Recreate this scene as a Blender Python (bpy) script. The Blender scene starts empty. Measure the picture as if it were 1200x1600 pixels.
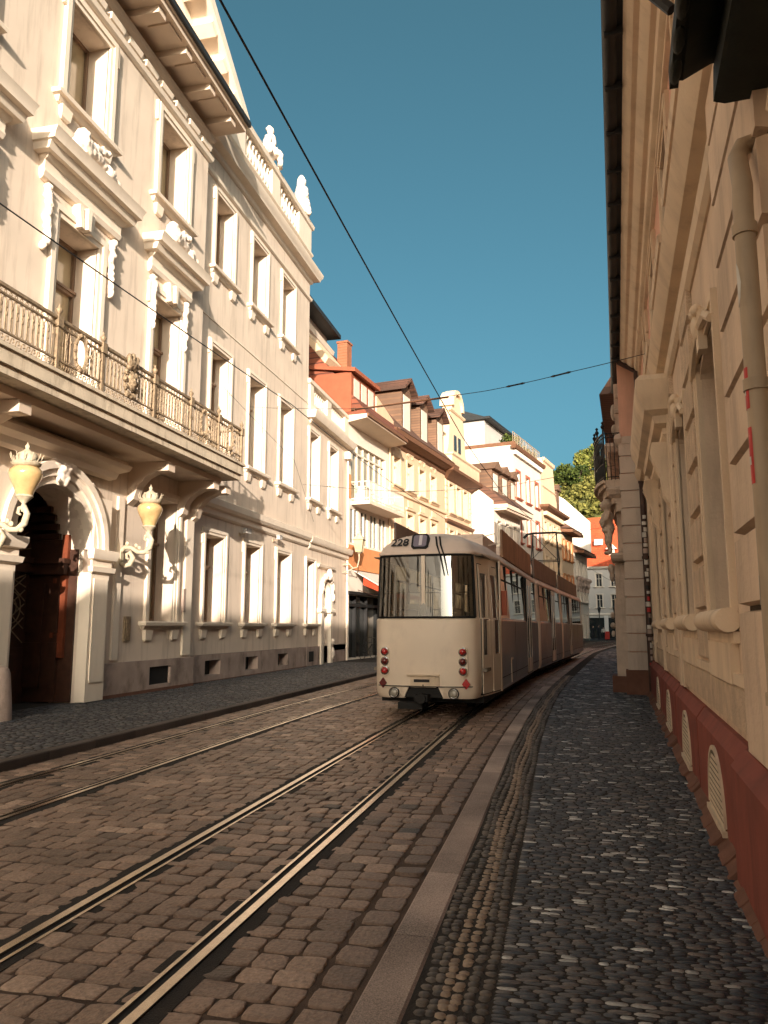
import bpy, bmesh, math, random
import numpy as np
from mathutils import Vector, Matrix
SC = bpy.context.scene
COL = SC.collection
R = random.Random(11)
rad = math.radians

# ------------------------------------------------------------------ materials
def nodemat(name):
    m = bpy.data.materials.new(name); m.use_nodes = True
    nt = m.node_tree; b = nt.nodes['Principled BSDF']
    return m, nt, b
def link(nt, a, ao, b, bi): nt.links.new(a.outputs[ao], b.inputs[bi])
def mat(name, col, rough=.8, var=.08, scale=3., bump=.1, bscale=40., metal=0., spec=.4, dirt=None, dirt_amt=.0, dirt_scale=(3, 3, .5), coat=0.):
    m, nt, b = nodemat(name)
    b.inputs['Roughness'].default_value = rough; b.inputs['Metallic'].default_value = metal
    b.inputs['Specular IOR Level'].default_value = spec
    if coat: b.inputs['Coat Weight'].default_value = coat; b.inputs['Coat Roughness'].default_value = .08
    tc = nt.nodes.new('ShaderNodeTexCoord')
    n = nt.nodes.new('ShaderNodeTexNoise'); n.inputs['Scale'].default_value = scale; n.inputs['Detail'].default_value = 6
    link(nt, tc, 'Object', n, 'Vector')
    mr = nt.nodes.new('ShaderNodeMapRange'); mr.inputs[1].default_value = .3; mr.inputs[2].default_value = .7
    mr.inputs[3].default_value = 1-var; mr.inputs[4].default_value = 1+var
    link(nt, n, 'Fac', mr, 0)
    mul = nt.nodes.new('ShaderNodeVectorMath'); mul.operation = 'SCALE'
    mul.inputs[0].default_value = col[:3]; link(nt, mr, 0, mul, 3)
    out = (mul, 0)
    if dirt is not None:
        mp = nt.nodes.new('ShaderNodeMapping'); mp.inputs['Scale'].default_value = dirt_scale
        link(nt, tc, 'Object', mp, 'Vector')
        n2 = nt.nodes.new('ShaderNodeTexNoise'); n2.inputs['Scale'].default_value = 1.; n2.inputs['Detail'].default_value = 8
        n2.inputs['Roughness'].default_value = .65
        link(nt, mp, 0, n2, 'Vector')
        r2 = nt.nodes.new('ShaderNodeMapRange'); r2.inputs[1].default_value = .5; r2.inputs[2].default_value = .72
        r2.inputs[3].default_value = 0; r2.inputs[4].default_value = dirt_amt; r2.clamp = True
        link(nt, n2, 'Fac', r2, 0)
        mx = nt.nodes.new('ShaderNodeMixRGB'); mx.inputs[2].default_value = (*dirt, 1)
        link(nt, r2, 0, mx, 0); link(nt, out[0], out[1], mx, 1); out = (mx, 0)
    link(nt, out[0], out[1], b, 'Base Color')
    if bump:
        n3 = nt.nodes.new('ShaderNodeTexNoise'); n3.inputs['Scale'].default_value = bscale; n3.inputs['Detail'].default_value = 5
        link(nt, tc, 'Object', n3, 'Vector')
        bp = nt.nodes.new('ShaderNodeBump'); bp.inputs['Strength'].default_value = bump; bp.inputs['Distance'].default_value = .02
        link(nt, n3, 'Fac', bp, 'Height'); link(nt, bp, 0, b, 'Normal')
    return m
def stone_mat(name, stops, rough=.6, bump=.5, bscale=60., spec=.4, var=.25):
    m, nt, b = nodemat(name)
    at = nt.nodes.new('ShaderNodeAttribute'); at.attribute_name = 'tint'
    cr = nt.nodes.new('ShaderNodeValToRGB')
    el = cr.color_ramp.elements
    while len(el) < len(stops): el.new(.5)
    for e, (p, c) in zip(el, stops): e.position = p; e.color = (*c, 1)
    link(nt, at, 'Fac', cr, 0)
    tc = nt.nodes.new('ShaderNodeTexCoord')
    n = nt.nodes.new('ShaderNodeTexNoise'); n.inputs['Scale'].default_value = bscale; n.inputs['Detail'].default_value = 6
    link(nt, tc, 'Object', n, 'Vector')
    n2 = nt.nodes.new('ShaderNodeTexNoise'); n2.inputs['Scale'].default_value = 1.1; n2.inputs['Detail'].default_value = 4
    link(nt, tc, 'Object', n2, 'Vector')
    ad = nt.nodes.new('ShaderNodeMath'); ad.operation = 'ADD'; link(nt, n, 'Fac', ad, 0); link(nt, n2, 'Fac', ad, 1)
    mr = nt.nodes.new('ShaderNodeMapRange'); mr.inputs[1].default_value = .65; mr.inputs[2].default_value = 1.35
    mr.inputs[3].default_value = 1-var; mr.inputs[4].default_value = 1+var; link(nt, ad, 0, mr, 0)
    mul = nt.nodes.new('ShaderNodeVectorMath'); mul.operation = 'SCALE'; link(nt, cr, 0, mul, 0); link(nt, mr, 0, mul, 3)
    link(nt, mul, 0, b, 'Base Color')
    b.inputs['Roughness'].default_value = rough; b.inputs['Specular IOR Level'].default_value = spec
    bp = nt.nodes.new('ShaderNodeBump'); bp.inputs['Strength'].default_value = bump; bp.inputs['Distance'].default_value = .010
    link(nt, n, 'Fac', bp, 'Height'); link(nt, bp, 0, b, 'Normal')
    return m
def glass_mat(name, tint=(.5, .55, .5), refl=.35, rough=.02):
    m = bpy.data.materials.new(name); m.use_nodes = True; nt = m.node_tree
    for n in list(nt.nodes):
        if n.type == 'BSDF_PRINCIPLED': nt.nodes.remove(n)
    o = [n for n in nt.nodes if n.type == 'OUTPUT_MATERIAL'][0]
    t = nt.nodes.new('ShaderNodeBsdfTransparent'); t.inputs[0].default_value = (*tint, 1)
    g = nt.nodes.new('ShaderNodeBsdfGlossy'); g.inputs['Roughness'].default_value = rough; g.inputs[0].default_value = (.9, .93, .92, 1)
    lw = nt.nodes.new('ShaderNodeFresnel'); lw.inputs[0].default_value = 1.5
    mr = nt.nodes.new('ShaderNodeMapRange'); mr.inputs[3].default_value = refl; mr.inputs[4].default_value = 1
    link(nt, lw, 0, mr, 0)
    mx = nt.nodes.new('ShaderNodeMixShader'); link(nt, mr, 0, mx, 0); link(nt, t, 0, mx, 1); link(nt, g, 0, mx, 2)
    link(nt, mx, 0, o, 'Surface')
    return m
def tile_mat(name, col, dark, sx=5., sz=3.2, rough=.8):
    m, nt, b = nodemat(name)
    tc = nt.nodes.new('ShaderNodeTexCoord')
    br = nt.nodes.new('ShaderNodeTexBrick'); br.inputs['Scale'].default_value = 1.
    br.inputs['Brick Width'].default_value = 1/sx; br.inputs['Row Height'].default_value = 1/sz; br.inputs['Mortar Size'].default_value = .03
    br.inputs['Color1'].default_value = (*col, 1); br.inputs['Color2'].default_value = (*[c*.72 for c in col], 1); br.inputs['Mortar'].default_value = (*dark, 1)
    mp = nt.nodes.new('ShaderNodeMapping'); mp.inputs['Rotation'].default_value = (rad(90), 0, 0)
    link(nt, tc, 'Object', mp, 0); link(nt, mp, 0, br, 'Vector'); link(nt, br, 'Color', b, 'Base Color')
    n = nt.nodes.new('ShaderNodeTexNoise'); n.inputs['Scale'].default_value = .8; n.inputs['Detail'].default_value = 7
    link(nt, tc, 'Object', n, 'Vector')
    mr = nt.nodes.new('ShaderNodeMapRange'); mr.inputs[3].default_value = .5; mr.inputs[4].default_value = 1.45; link(nt, n, 'Fac', mr, 0)
    mul = nt.nodes.new('ShaderNodeVectorMath'); mul.operation = 'SCALE'; link(nt, br, 'Color', mul, 0); link(nt, mr, 0, mul, 3); link(nt, mul, 0, b, 'Base Color')
    bp = nt.nodes.new('ShaderNodeBump'); bp.inputs['Strength'].default_value = .5; bp.inputs['Distance'].default_value = .03
    link(nt, br, 'Fac', bp, 'Height'); bp.invert = True; link(nt, bp, 0, b, 'Normal')
    b.inputs['Roughness'].default_value = rough
    return m

DIRT = (.16, .12, .09)
M = dict(
 plaster=mat('white_plaster', (.68, .575, .475), .9, .09, .7, .12, 70, dirt=(.34, .27, .21), dirt_amt=.62, dirt_scale=(4., 4., .38)),
 trim=mat('white_trim', (.78, .68, .565), .85, .04, 2., .08, 60, dirt=(.5, .42, .34), dirt_amt=.25),
 slab=mat('weathered_slab', (.62, .53, .41), .9, .10, 2., .2, 50, dirt=(.2, .15, .1), dirt_amt=.7, dirt_scale=(5, 5, 1.2)),
 carve=mat('carved_stone', (.82, .71, .61), .9, .08, 6., .5, 25, dirt=(.4, .32, .24), dirt_amt=.5),
 greystone=mat('grey_plinth_stone', (.40, .31, .265), .9, .15, 2.5, .3, 40, dirt=(.09, .06, .05), dirt_amt=.7, dirt_scale=(2, 2, 1.2)),
 brownstone=mat('brown_plinth_stone', (.16, .075, .05), .9, .2, 4, .3, 40),
 soffit=mat('soffit_plaster', (.68, .56, .45), .9, .05, 2, .05),
 black=mat('black_metal', (.015, .015, .016), .5, .1, 5, 0, spec=.4),
 rubber=mat('black_rubber', (.012, .012, .012), .7, .1, 5, 0, spec=.3),
 zinc=mat('zinc_gutter', (.03, .032, .034), .55, .15, 5, 0, metal=.3),
 bronze=mat('bronze_iron', (.27, .20, .13), .6, .35, 14, .15, 60, metal=.2),
 lampstone=mat('lamp_bracket_paint', (.44, .38, .28), .7, .2, 12, .25, 60),
 amber=mat('amber_glass', (.50, .34, .16), .22, .12, 9, .0, spec=.6, coat=.6),
 wood=mat('dark_door_wood', (.045, .018, .010), .5, .3, 6, .15, 40),
 redwood=mat('red_door_wood', (.15, .036, .014), .5, .25, 6, .15, 40),
 sash=mat('brown_window_sash', (.20, .13, .085), .6, .1, 8, 0),
 sashw=mat('white_window_sash', (.62, .57, .49), .6, .05, 8, 0),
 blind=mat('pane_over_blind', (.36, .29, .18), .1, .2, 1.2, 0, spec=.5, coat=1.),
 pane=mat('dark_window_pane', (.03, .035, .04), .03, .3, 1.5, 0, spec=.6),
 cellar=mat('cellar_grille', (.012, .012, .012), .8, .2, 5, 0),
 cream=mat('cream_plaster', (.63, .46, .31), .9, .06, 1.5, .1, 60, dirt=(.45, .30, .17), dirt_amt=.3),
 creamtrim=mat('cream_trim', (.68, .52, .36), .9, .05, 2, .1, 60),
 orange=mat('orange_plaster', (.56, .23, .09), .9, .08, 2, .1, 60),
 white=mat('white_render', (.70, .63, .55), .9, .05, 1., .08, 60, dirt=(.55, .48, .4), dirt_amt=.3),
 greywhite=mat('greywhite_render', (.46, .44, .42), .9, .05, 1., .08, 60),
 redtrim=mat('red_sandstone', (.42, .13, .08), .9, .1, 3, .1, 60),
 redwall=mat('red_dormer_paint', (.29, .085, .042), .85, .1, 3, .1),
 brownwood=mat('brown_eave_wood', (.16, .075, .04), .8, .15, 5, .1),
 shingle=tile_mat('brown_dormer_shingle', (.21, .115, .068), (.13, .075, .048), 6, 6),
 rooftile=tile_mat('red_roof_tiles', (.24, .07, .035), (.07, .02, .012), 5, 3.5),
 rooforange=tile_mat('orange_roof_tiles', (.62, .10, .03), (.3, .05, .02), 5, 3.5),
 roofbrown=tile_mat('brown_roof_tiles', (.15, .07, .045), (.06, .03, .02), 5, 3.5),
 brick=tile_mat('chimney_brick', (.42, .09, .03), (.30, .12, .06), 6, 12),
 beige=mat('beige_stucco', (.73, .57, .43), .9, .12, 1.1, .35, 22, dirt=(.25, .17, .11), dirt_amt=.5),
 eavecream=mat('cream_eave_moulding', (.84, .69, .52), .85, .06, 2, .1, 50, dirt=(.5, .38, .26), dirt_amt=.5),
 rough=mat('rough_beige_block', (.66, .51, .37), .95, .14, 8, 1., 55, dirt=(.22, .15, .1), dirt_amt=.4),
 beigetrim=mat('beige_trim', (.76, .61, .45), .85, .08, 2, .12, 50, dirt=(.3, .21, .14), dirt_amt=.4),
 mauve=mat('grey_mauve_reveal', (.33, .27, .24), .9, .05, 2, .1, 50),
 pink=mat('salmon_plaster', (.72, .42, .31), .9, .08, 1.5, .15, 50, dirt=(.5, .3, .22), dirt_amt=.5),
 plinth=mat('oxblood_plinth', (.25, .065, .045), .8, .2, 2.5, .2, 60, dirt=(.10, .03, .022), dirt_amt=.7),
 joint=mat('dark_joint', (.05, .038, .028), .95, .2, 8, .2),
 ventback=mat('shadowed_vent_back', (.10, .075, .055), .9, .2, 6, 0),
 vent=mat('cream_vent_metal', (.66, .54, .40), .6, .12, 6, 0, dirt=(.3, .2, .12), dirt_amt=.5),
 caryatid=mat('weathered_sandstone', (.56, .44, .35), .9, .12, 4, .5, 30, dirt=(.16, .12, .09), dirt_amt=.7),
 quoin=mat('grey_quoin_block', (.60, .50, .42), .9, .08, 2, .3, 30, dirt=(.2, .15, .11), dirt_amt=.5),
 pipe=mat('beige_pipe', (.42, .32, .22), .6, .1, 5, .05, dirt=(.14, .1, .07), dirt_amt=.6),
 darkpipe=mat('brown_pipe', (.055, .03, .024), .6, .1, 5, 0),
 canopy=mat('dark_canopy_slate', (.012, .016, .012), .7, .3, 5, .3, 15),
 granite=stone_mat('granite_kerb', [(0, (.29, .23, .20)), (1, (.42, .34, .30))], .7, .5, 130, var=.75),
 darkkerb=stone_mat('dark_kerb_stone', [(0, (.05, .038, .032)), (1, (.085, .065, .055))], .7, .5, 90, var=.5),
 cobble=stone_mat('road_cobble', [(0, (.05, .038, .032)), (.25, (.155, .105, .079)), (.7, (.255, .173, .128)), (1, (.40, .285, .215))], .46, 1., 50, var=.5),
 pebble=stone_mat('pavement_pebble', [(0, (.026, .030, .037)), (.45, (.060, .066, .077)), (.74, (.10, .096, .096)), (.90, (.14, .12, .11)), (.93, (.36, .36, .35)), (1, (.58, .59, .58))], .5, .4, 60, var=.4),
 pebwarm=stone_mat('kerbside_pebble', [(0, (.05, .044, .04)), (.5, (.13, .11, .09)), (.6, (.19, .14, .10)), (1, (.29, .22, .16))], .5, .3, 80),
 mortar=mat('road_joint_sand', (.085, .057, .043), .95, .3, 5, .6, 90),
 pavebase=mat('pavement_joint_sand', (.028, .025, .023), .95, .3, 5, .5, 90),
 pavefar=mat('far_pavement', (.04, .035, .033), .7, .3, 8, .6, 25),
 rail=mat('polished_rail_steel', (.60, .545, .47), .24, .12, 20, .05, 200, metal=1., spec=.5),
 raildark=mat('rail_groove', (.012, .01, .009), .8, .2, 10, .1),
 tar=mat('tar_strip', (.014, .012, .011), .8, .3, 12, .9, 120),
 tram=mat('cream_tram_paint', (.82, .70, .565), .32, .05, 1.2, .0, spec=.5, coat=.35, dirt=(.58, .48, .39), dirt_amt=.5, dirt_scale=(1.5, 1.5, 1.1)),
 tramgrey=mat('grey_tram_paint', (.25, .27, .305), .3, .06, 1.5, 0, spec=.5, coat=.35, dirt=(.12, .11, .10), dirt_amt=.5, dirt_scale=(1.5, 1.5, 1.)),
 tramroof=mat('tram_roof_paint', (.76, .62, .53), .5, .08, 2, 0, dirt=(.35, .28, .22), dirt_amt=.5),
 adpanel=mat('rust_advert_panel', (.34, .185, .095), .5, .3, 1.6, .05, 30, dirt=(.10, .05, .03), dirt_amt=.8, dirt_scale=(3, 3, .6)),
 addark=mat('dark_advert_panel', (.12, .08, .06), .45, .3, 2.5, .0, dirt=(.05, .03, .025), dirt_amt=.8, dirt_scale=(3, 3, .6)),
 interior=mat('tram_interior', (.22, .19, .15), .8, .1, 3, 0),
 seat=mat('tram_seat', (.10, .03, .03), .8, .1, 5, 0),
 redlamp=mat('red_lamp_glass', (.45, .012, .012), .12, .15, 20, 0, spec=.6, coat=.8),
 darkred=mat('dark_red_lamp_glass', (.12, .008, .008), .12, .15, 20, 0, spec=.6, coat=.8),
 chrome=mat('chrome_ring', (.55, .53, .5), .2, .05, 5, 0, metal=1.),
 lens=mat('clear_lamp_lens', (.35, .33, .28), .1, .1, 30, .3, 90, spec=.6, coat=.8),
 ink=mat('black_lettering', (.012, .012, .014), .6, .05, 3, 0),
 blind_screen=mat('destination_screen', (.22, .19, .24), .35, .1, 4, 0, coat=.3),
 paleink=mat('pale_lettering', (.62, .58, .62), .5, .05, 3, 0),
 awning=mat('pale_awning_cloth', (.62, .55, .50), .9, .05, 3, .1),
 redcloth=mat('red_valance_cloth', (.38, .045, .015), .9, .1, 3, .1),
 shopdark=mat('dark_shop_glass', (.018, .02, .02), .08, .3, 1, 0, spec=.6),
 skin=mat('skin_tone', (.45, .28, .2), .6, .05, 3, 0),
 darkcloth=mat('dark_cloth', (.02, .02, .025), .9, .1, 3, 0),
 palecloth=mat('pale_cloth', (.55, .52, .48), .9, .1, 3, 0),
 sticker=mat('white_sticker', (.62, .60, .55), .6, .1, 8, 0),
 redsticker=mat('red_sticker', (.50, .03, .03), .5, .1, 8, 0),
 bark=mat('tree_bark', (.07, .05, .035), .95, .2, 6, .5, 20),
 hill=mat('hill_grass', (.12, .13, .035), .95, .3, .3, .3, 1),
 lampglass=mat('street_lamp_glass', (.52, .43, .24), .2, .1, 5, 0, spec=.5, coat=.4),
 signred=mat('red_post_paint', (.50, .03, .02), .5, .1, 5, 0),
 signwhite=mat('white_post_paint', (.72, .72, .70), .5, .05, 5, 0),
)
M['glass'] = glass_mat('tram_window_glass', (.34, .36, .33), .16)
def leaf_mat(name, a, b_):
    m, nt, b = nodemat(name)
    oi = nt.nodes.new('ShaderNodeAttribute'); oi.attribute_name = 'tint'
    cr = nt.nodes.new('ShaderNodeValToRGB'); cr.color_ramp.elements[0].color = (*a, 1); cr.color_ramp.elements[1].color = (*b_, 1)
    link(nt, oi, 'Fac', cr, 0); link(nt, cr, 0, b, 'Base Color'); b.inputs['Roughness'].default_value = .7
    b.inputs['Specular IOR Level'].default_value = .15
    return m
M['leaf'] = leaf_mat('mid_green_leaves', (.05, .075, .016), (.22, .22, .05))
M['leafdark'] = leaf_mat('dark_green_leaves', (.018, .035, .010), (.085, .11, .022))
M['leafgold'] = leaf_mat('yellow_green_leaves', (.06, .07, .018), (.22, .205, .055))

# ------------------------------------------------------------------ mesh builder
class MB:
    def __init__(s): s.v = []; s.f = []; s.smooth = False
    def add(s, vs, fs):
        o = len(s.v); s.v += [tuple(v) for v in vs]; s.f += [tuple(i+o for i in f) for f in fs]; return s
    def box(s, x0, x1, y0, y1, z0, z1):
        return s.add([(x0, y0, z0), (x1, y0, z0), (x1, y1, z0), (x0, y1, z0), (x0, y0, z1), (x1, y0, z1), (x1, y1, z1), (x0, y1, z1)],
                     [(0, 3, 2, 1), (4, 5, 6, 7), (0, 1, 5, 4), (1, 2, 6, 5), (2, 3, 7, 6), (3, 0, 4, 7)])
    def quad(s, a, b, c, d): return s.add([a, b, c, d], [(0, 1, 2, 3)])
    def prism(s, pts, axis, a0, a1):     # polygon (2D) extruded along axis; axis 0: pts=(y,z) 1: (x,z) 2: (x,y)
        n = len(pts)
        def P(p, a): return (a, p[0], p[1]) if axis == 0 else ((p[0], a, p[1]) if axis == 1 else (p[0], p[1], a))
        return s.add([P(p, a0) for p in pts]+[P(p, a1) for p in pts],
                     [tuple(range(n)), tuple(range(2*n-1, n-1, -1))]+[(i, (i+1) % n, (i+1) % n+n, i+n) for i in range(n)])
    def mold(s, x0, x1, lv, y=0., e=1.):        # stack of rings (z, d) standing proud of the wall plane y, with returned ends
        rings = []
        vs = []
        for z, d in lv: vs += [(x0-d*e, y+.02, z), (x0-d*e, y-d, z), (x1+d*e, y-d, z), (x1+d*e, y+.02, z)]
        fs = [(0, 1, 2, 3)]
        for k in range(len(lv)-1):
            a = 4*k; b = a+4
            fs += [(a, a+1, b+1, b), (a+1, a+2, b+2, b+1), (a+2, a+3, b+3, b+2), (a+3, a, b, b+3)]
        e = 4*(len(lv)-1); fs.append((e+3, e+2, e+1, e))
        return s.add(vs, fs)
    def tube(s, path, r, n=8, cap=True):
        P = [Vector(p) for p in path]; rs = r if isinstance(r, (list, tuple)) else [r]*len(P)
        vs = []; fs = []
        up = Vector((0, 0, 1))
        t0 = (P[1]-P[0]).normalized()
        a = t0.cross(up)
        if a.length < 1e-3: a = t0.cross(Vector((1, 0, 0)))
        a.normalize()
        for i, p in enumerate(P):
            t = (P[min(i+1, len(P)-1)]-P[max(i-1, 0)]).normalized()
            a = (a-t*a.dot(t)).normalized(); b = t.cross(a)
            for k in range(n):
                an = 2*math.pi*k/n; vs.append(p+(a*math.cos(an)+b*math.sin(an))*rs[i])
        for i in range(len(P)-1):
            for k in range(n):
                fs.append((i*n+k, i*n+(k+1) % n, (i+1)*n+(k+1) % n, (i+1)*n+k))
        if cap: fs += [tuple(range(n-1, -1, -1)), tuple(range((len(P)-1)*n, len(P)*n))]
        return s.add(vs, fs)
    def lathe(s, prof, c=(0, 0, 0), n=16, axis='z', sx=1., sy=1.):
        vs = []; fs = []
        for r, z in prof:
            for k in range(n):
                a = 2*math.pi*k/n; x, y = r*math.cos(a)*sx, r*math.sin(a)*sy
                q = (x, y, z) if axis == 'z' else ((x, z, y) if axis == 'y' else (z, x, y))
                vs.append((c[0]+q[0], c[1]+q[1], c[2]+q[2]))
        m = len(prof)
        for i in range(m-1):
            for k in range(n): fs.append((i*n+k, i*n+(k+1) % n, (i+1)*n+(k+1) % n, (i+1)*n+k))
        fs += [tuple(range(n-1, -1, -1)), tuple(range((m-1)*n, m*n))]
        return s.add(vs, fs)
    def blob(s, c, rx, ry, rz, n=8):
        pr = [(math.sin(math.pi*i/n) + 1e-4, -math.cos(math.pi*i/n)) for i in range(n+1)]
        vs = []; fs = []; m = n+4
        for r, z in pr:
            for k in range(m):
                a = 2*math.pi*k/m; vs.append((c[0]+rx*r*math.cos(a), c[1]+ry*r*math.sin(a), c[2]+rz*z))
        for i in range(n):
            for k in range(m): fs.append((i*m+k, i*m+(k+1) % m, (i+1)*m+(k+1) % m, (i+1)*m+k))
        return s.add(vs, fs)
    def ring(s, c, rx, rz, t, n=20, plane='xz'):   # torus-like ring
        path = []
        for k in range(n+1):
            a = 2*math.pi*k/n
            path.append((c[0]+rx*math.cos(a), c[1], c[2]+rz*math.sin(a)) if plane == 'xz' else (c[0]+rx*math.cos(a), c[1]+rz*math.sin(a), c[2]))
        return s.tube(path, t, 6, False)
    def arc_band(s, cx, cz, r0, r1, y0, y1, a0=0., a1=math.pi, n=18):
        for k in range(n):
            t0 = a0+(a1-a0)*k/n; t1 = a0+(a1-a0)*(k+1)/n
            q = [(cx+r*math.cos(t), cz+r*math.sin(t)) for r, t in ((r0, t0), (r1, t0), (r1, t1), (r0, t1))]
            s.prism(q, 1, y0, y1)
        return s
    def mesh(s, name, m, smooth=None):
        me = bpy.data.meshes.new(name); me.from_pydata(s.v, [], s.f); me.materials.append(m if not isinstance(m, str) else M[m])
        bm = bmesh.new(); bm.from_mesh(me); bmesh.ops.recalc_face_normals(bm, faces=bm.faces); bm.to_mesh(me); bm.free()
        if smooth is not False:
            me.polygons.foreach_set('use_smooth', [True]*len(me.polygons))
            try: me.set_sharp_from_angle(angle=rad(62 if smooth else 30))
            except Exception: pass
        return me
    def build(s, name, m, parent=None, loc=(0, 0, 0), rot=None, smooth=None):
        return inst(name, s.mesh(name, m, smooth), parent, loc, rot)
def inst(name, me, parent=None, loc=(0, 0, 0), rot=None):
    o = bpy.data.objects.new(name, me); COL.objects.link(o); o.location = loc
    if rot: o.rotation_euler = rot
    if parent: o.parent = parent
    return o
def thing(name, label, cat, loc=(0, 0, 0), rotz=0., group=None):
    o = bpy.data.objects.new(name, None); COL.objects.link(o); o.location = loc; o.rotation_euler = (0, 0, rotz)
    o.empty_display_size = .2
    o['label'] = label; o['category'] = cat
    if group: o['group'] = group
    return o
def tag(o, label, cat, group=None):
    o['label'] = label; o['category'] = cat
    if group: o['group'] = group
    return o
def structure(o): o['kind'] = 'structure'; return o
def copy_tree(o, parent=None):
    c = o.copy(); COL.objects.link(c)
    if parent: c.parent = parent
    for ch in list(o.children): copy_tree(ch, c)
    return c
def carve(me, amp, fr):
    from mathutils import noise
    me.calc_loop_triangles()
    co = [v.co.copy() for v in me.vertices]; no = [v.normal.copy() for v in me.vertices]
    for v, c, n in zip(me.vertices, co, no): v.co = c+n*(amp*noise.noise(c*fr)+amp*.6*noise.noise(c*fr*2.3))
    return me
def meta(elems, res=.06, thr=.6, amp=0., fr=9.):          # organic carved forms; elems (x,y,z,rx,ry,rz)
    mb = bpy.data.metaballs.new('carving'); mb.resolution = res; mb.render_resolution = res; mb.threshold = thr
    for e in elems:
        x, y, z, rx, ry, rz = e[:6]
        el = mb.elements.new(type='ELLIPSOID'); el.co = (x, y, z)
        g = max(rx, ry, rz); el.radius = g*1.55
        el.size_x, el.size_y, el.size_z = rx/g, ry/g, rz/g
        if len(e) > 6: el.rotation = e[6]
    o = bpy.data.objects.new('carving', mb); COL.objects.link(o)
    dg = bpy.context.evaluated_depsgraph_get(); dg.update()
    me = bpy.data.meshes.new_from_object(o.evaluated_get(dg))
    bpy.data.objects.remove(o); bpy.data.metaballs.remove(mb)
    me.polygons.foreach_set('use_smooth', [True]*len(me.polygons))
    if amp: carve(me, amp, fr)
    return me
def limb(a, b, r0, r1, n=5):
    A, B = Vector(a), Vector(b)
    return [(*A.lerp(B, i/(n-1)), *(3*[r0+(r1-r0)*i/(n-1)])) for i in range(n)]
def text_mesh(txt, size, m, extr=.002, bold=0.):
    cu = bpy.data.curves.new('lettering', 'FONT'); cu.body = txt; cu.size = size; cu.extrude = extr; cu.align_x = 'CENTER'; cu.align_y = 'CENTER'; cu.offset = bold
    o = bpy.data.objects.new('lettering', cu); COL.objects.link(o)
    dg = bpy.context.evaluated_depsgraph_get(); dg.update()
    me = bpy.data.meshes.new_from_object(o.evaluated_get(dg)); bpy.data.objects.remove(o)
    me.materials.clear(); me.materials.append(M[m]); return me

# facade frame: x along the front (to the right seen from the street), y inward, z up
def facade(mb, x0, x1, z0, z1, holes, depth=.55, back=8., y=0., close=True):
    """front sheet with real openings and reveals, plus sides, back and top of the block; holes (xa,xb,za,zb[,'arch'])"""
    rects = []
    for h in holes:
        xa, xb, za, zb = h[:4]
        top = zb+(xb-xa)/2 if len(h) > 4 else zb
        rects.append((xa, xb, za, top))
    xs = sorted(set([x0, x1]+[r[0] for r in rects]+[r[1] for r in rects])); zs = sorted(set([z0, z1]+[r[2] for r in rects]+[r[3] for r in rects]))
    for i in range(len(xs)-1):
        for k in range(len(zs)-1):
            cx, cz = (xs[i]+xs[i+1])/2, (zs[k]+zs[k+1])/2
            if any(r[0] < cx < r[1] and r[2] < cz < r[3] for r in rects): continue
            mb.quad((xs[i], y, zs[k]), (xs[i+1], y, zs[k]), (xs[i+1], y, zs[k+1]), (xs[i], y, zs[k+1]))
    for h in holes:
        xa, xb, za, zb = h[:4]; d = y+depth
        mb.quad((xa, y, za), (xb, y, za), (xb, d, za), (xa, d, za))
        mb.quad((xa, y, za), (xa, d, za), (xa, d, zb), (xa, y, zb)); mb.quad((xb, y, za), (xb, d, za), (xb, d, zb), (xb, y, zb))
        if len(h) > 4:
            r = (xb-xa)/2; cx = (xa+xb)/2; n = 16
            for k in range(n):
                t0 = math.pi*k/n; t1 = math.pi*(k+1)/n
                p0 = (cx+r*math.cos(t0), zb+r*math.sin(t0)); p1 = (cx+r*math.cos(t1), zb+r*math.sin(t1))
                mb.quad((p0[0], y, p0[1]), (p1[0], y, p1[1]), (p1[0], d, p1[1]), (p0[0], d, p0[1]))
                mb.quad((p0[0], y, p0[1]), (p0[0], y, zb+r), (p1[0], y, zb+r), (p1[0], y, p1[1]))
        else:
            mb.quad((xa, y, zb), (xb, y, zb), (xb, d, zb), (xa, d, zb))
    if close:
        b = y+back
        mb.quad((x0, y, z0), (x0, b, z0), (x0, b, z1), (x0, y, z1)); mb.quad((x1, y, z0), (x1, b, z0), (x1, b, z1), (x1, y, z1))
        mb.quad((x0, b, z0), (x1, b, z0), (x1, b, z1), (x0, b, z1)); mb.quad((x0, y, z1), (x1, y, z1), (x1, b, z1), (x0, b, z1))
    return mb

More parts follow.
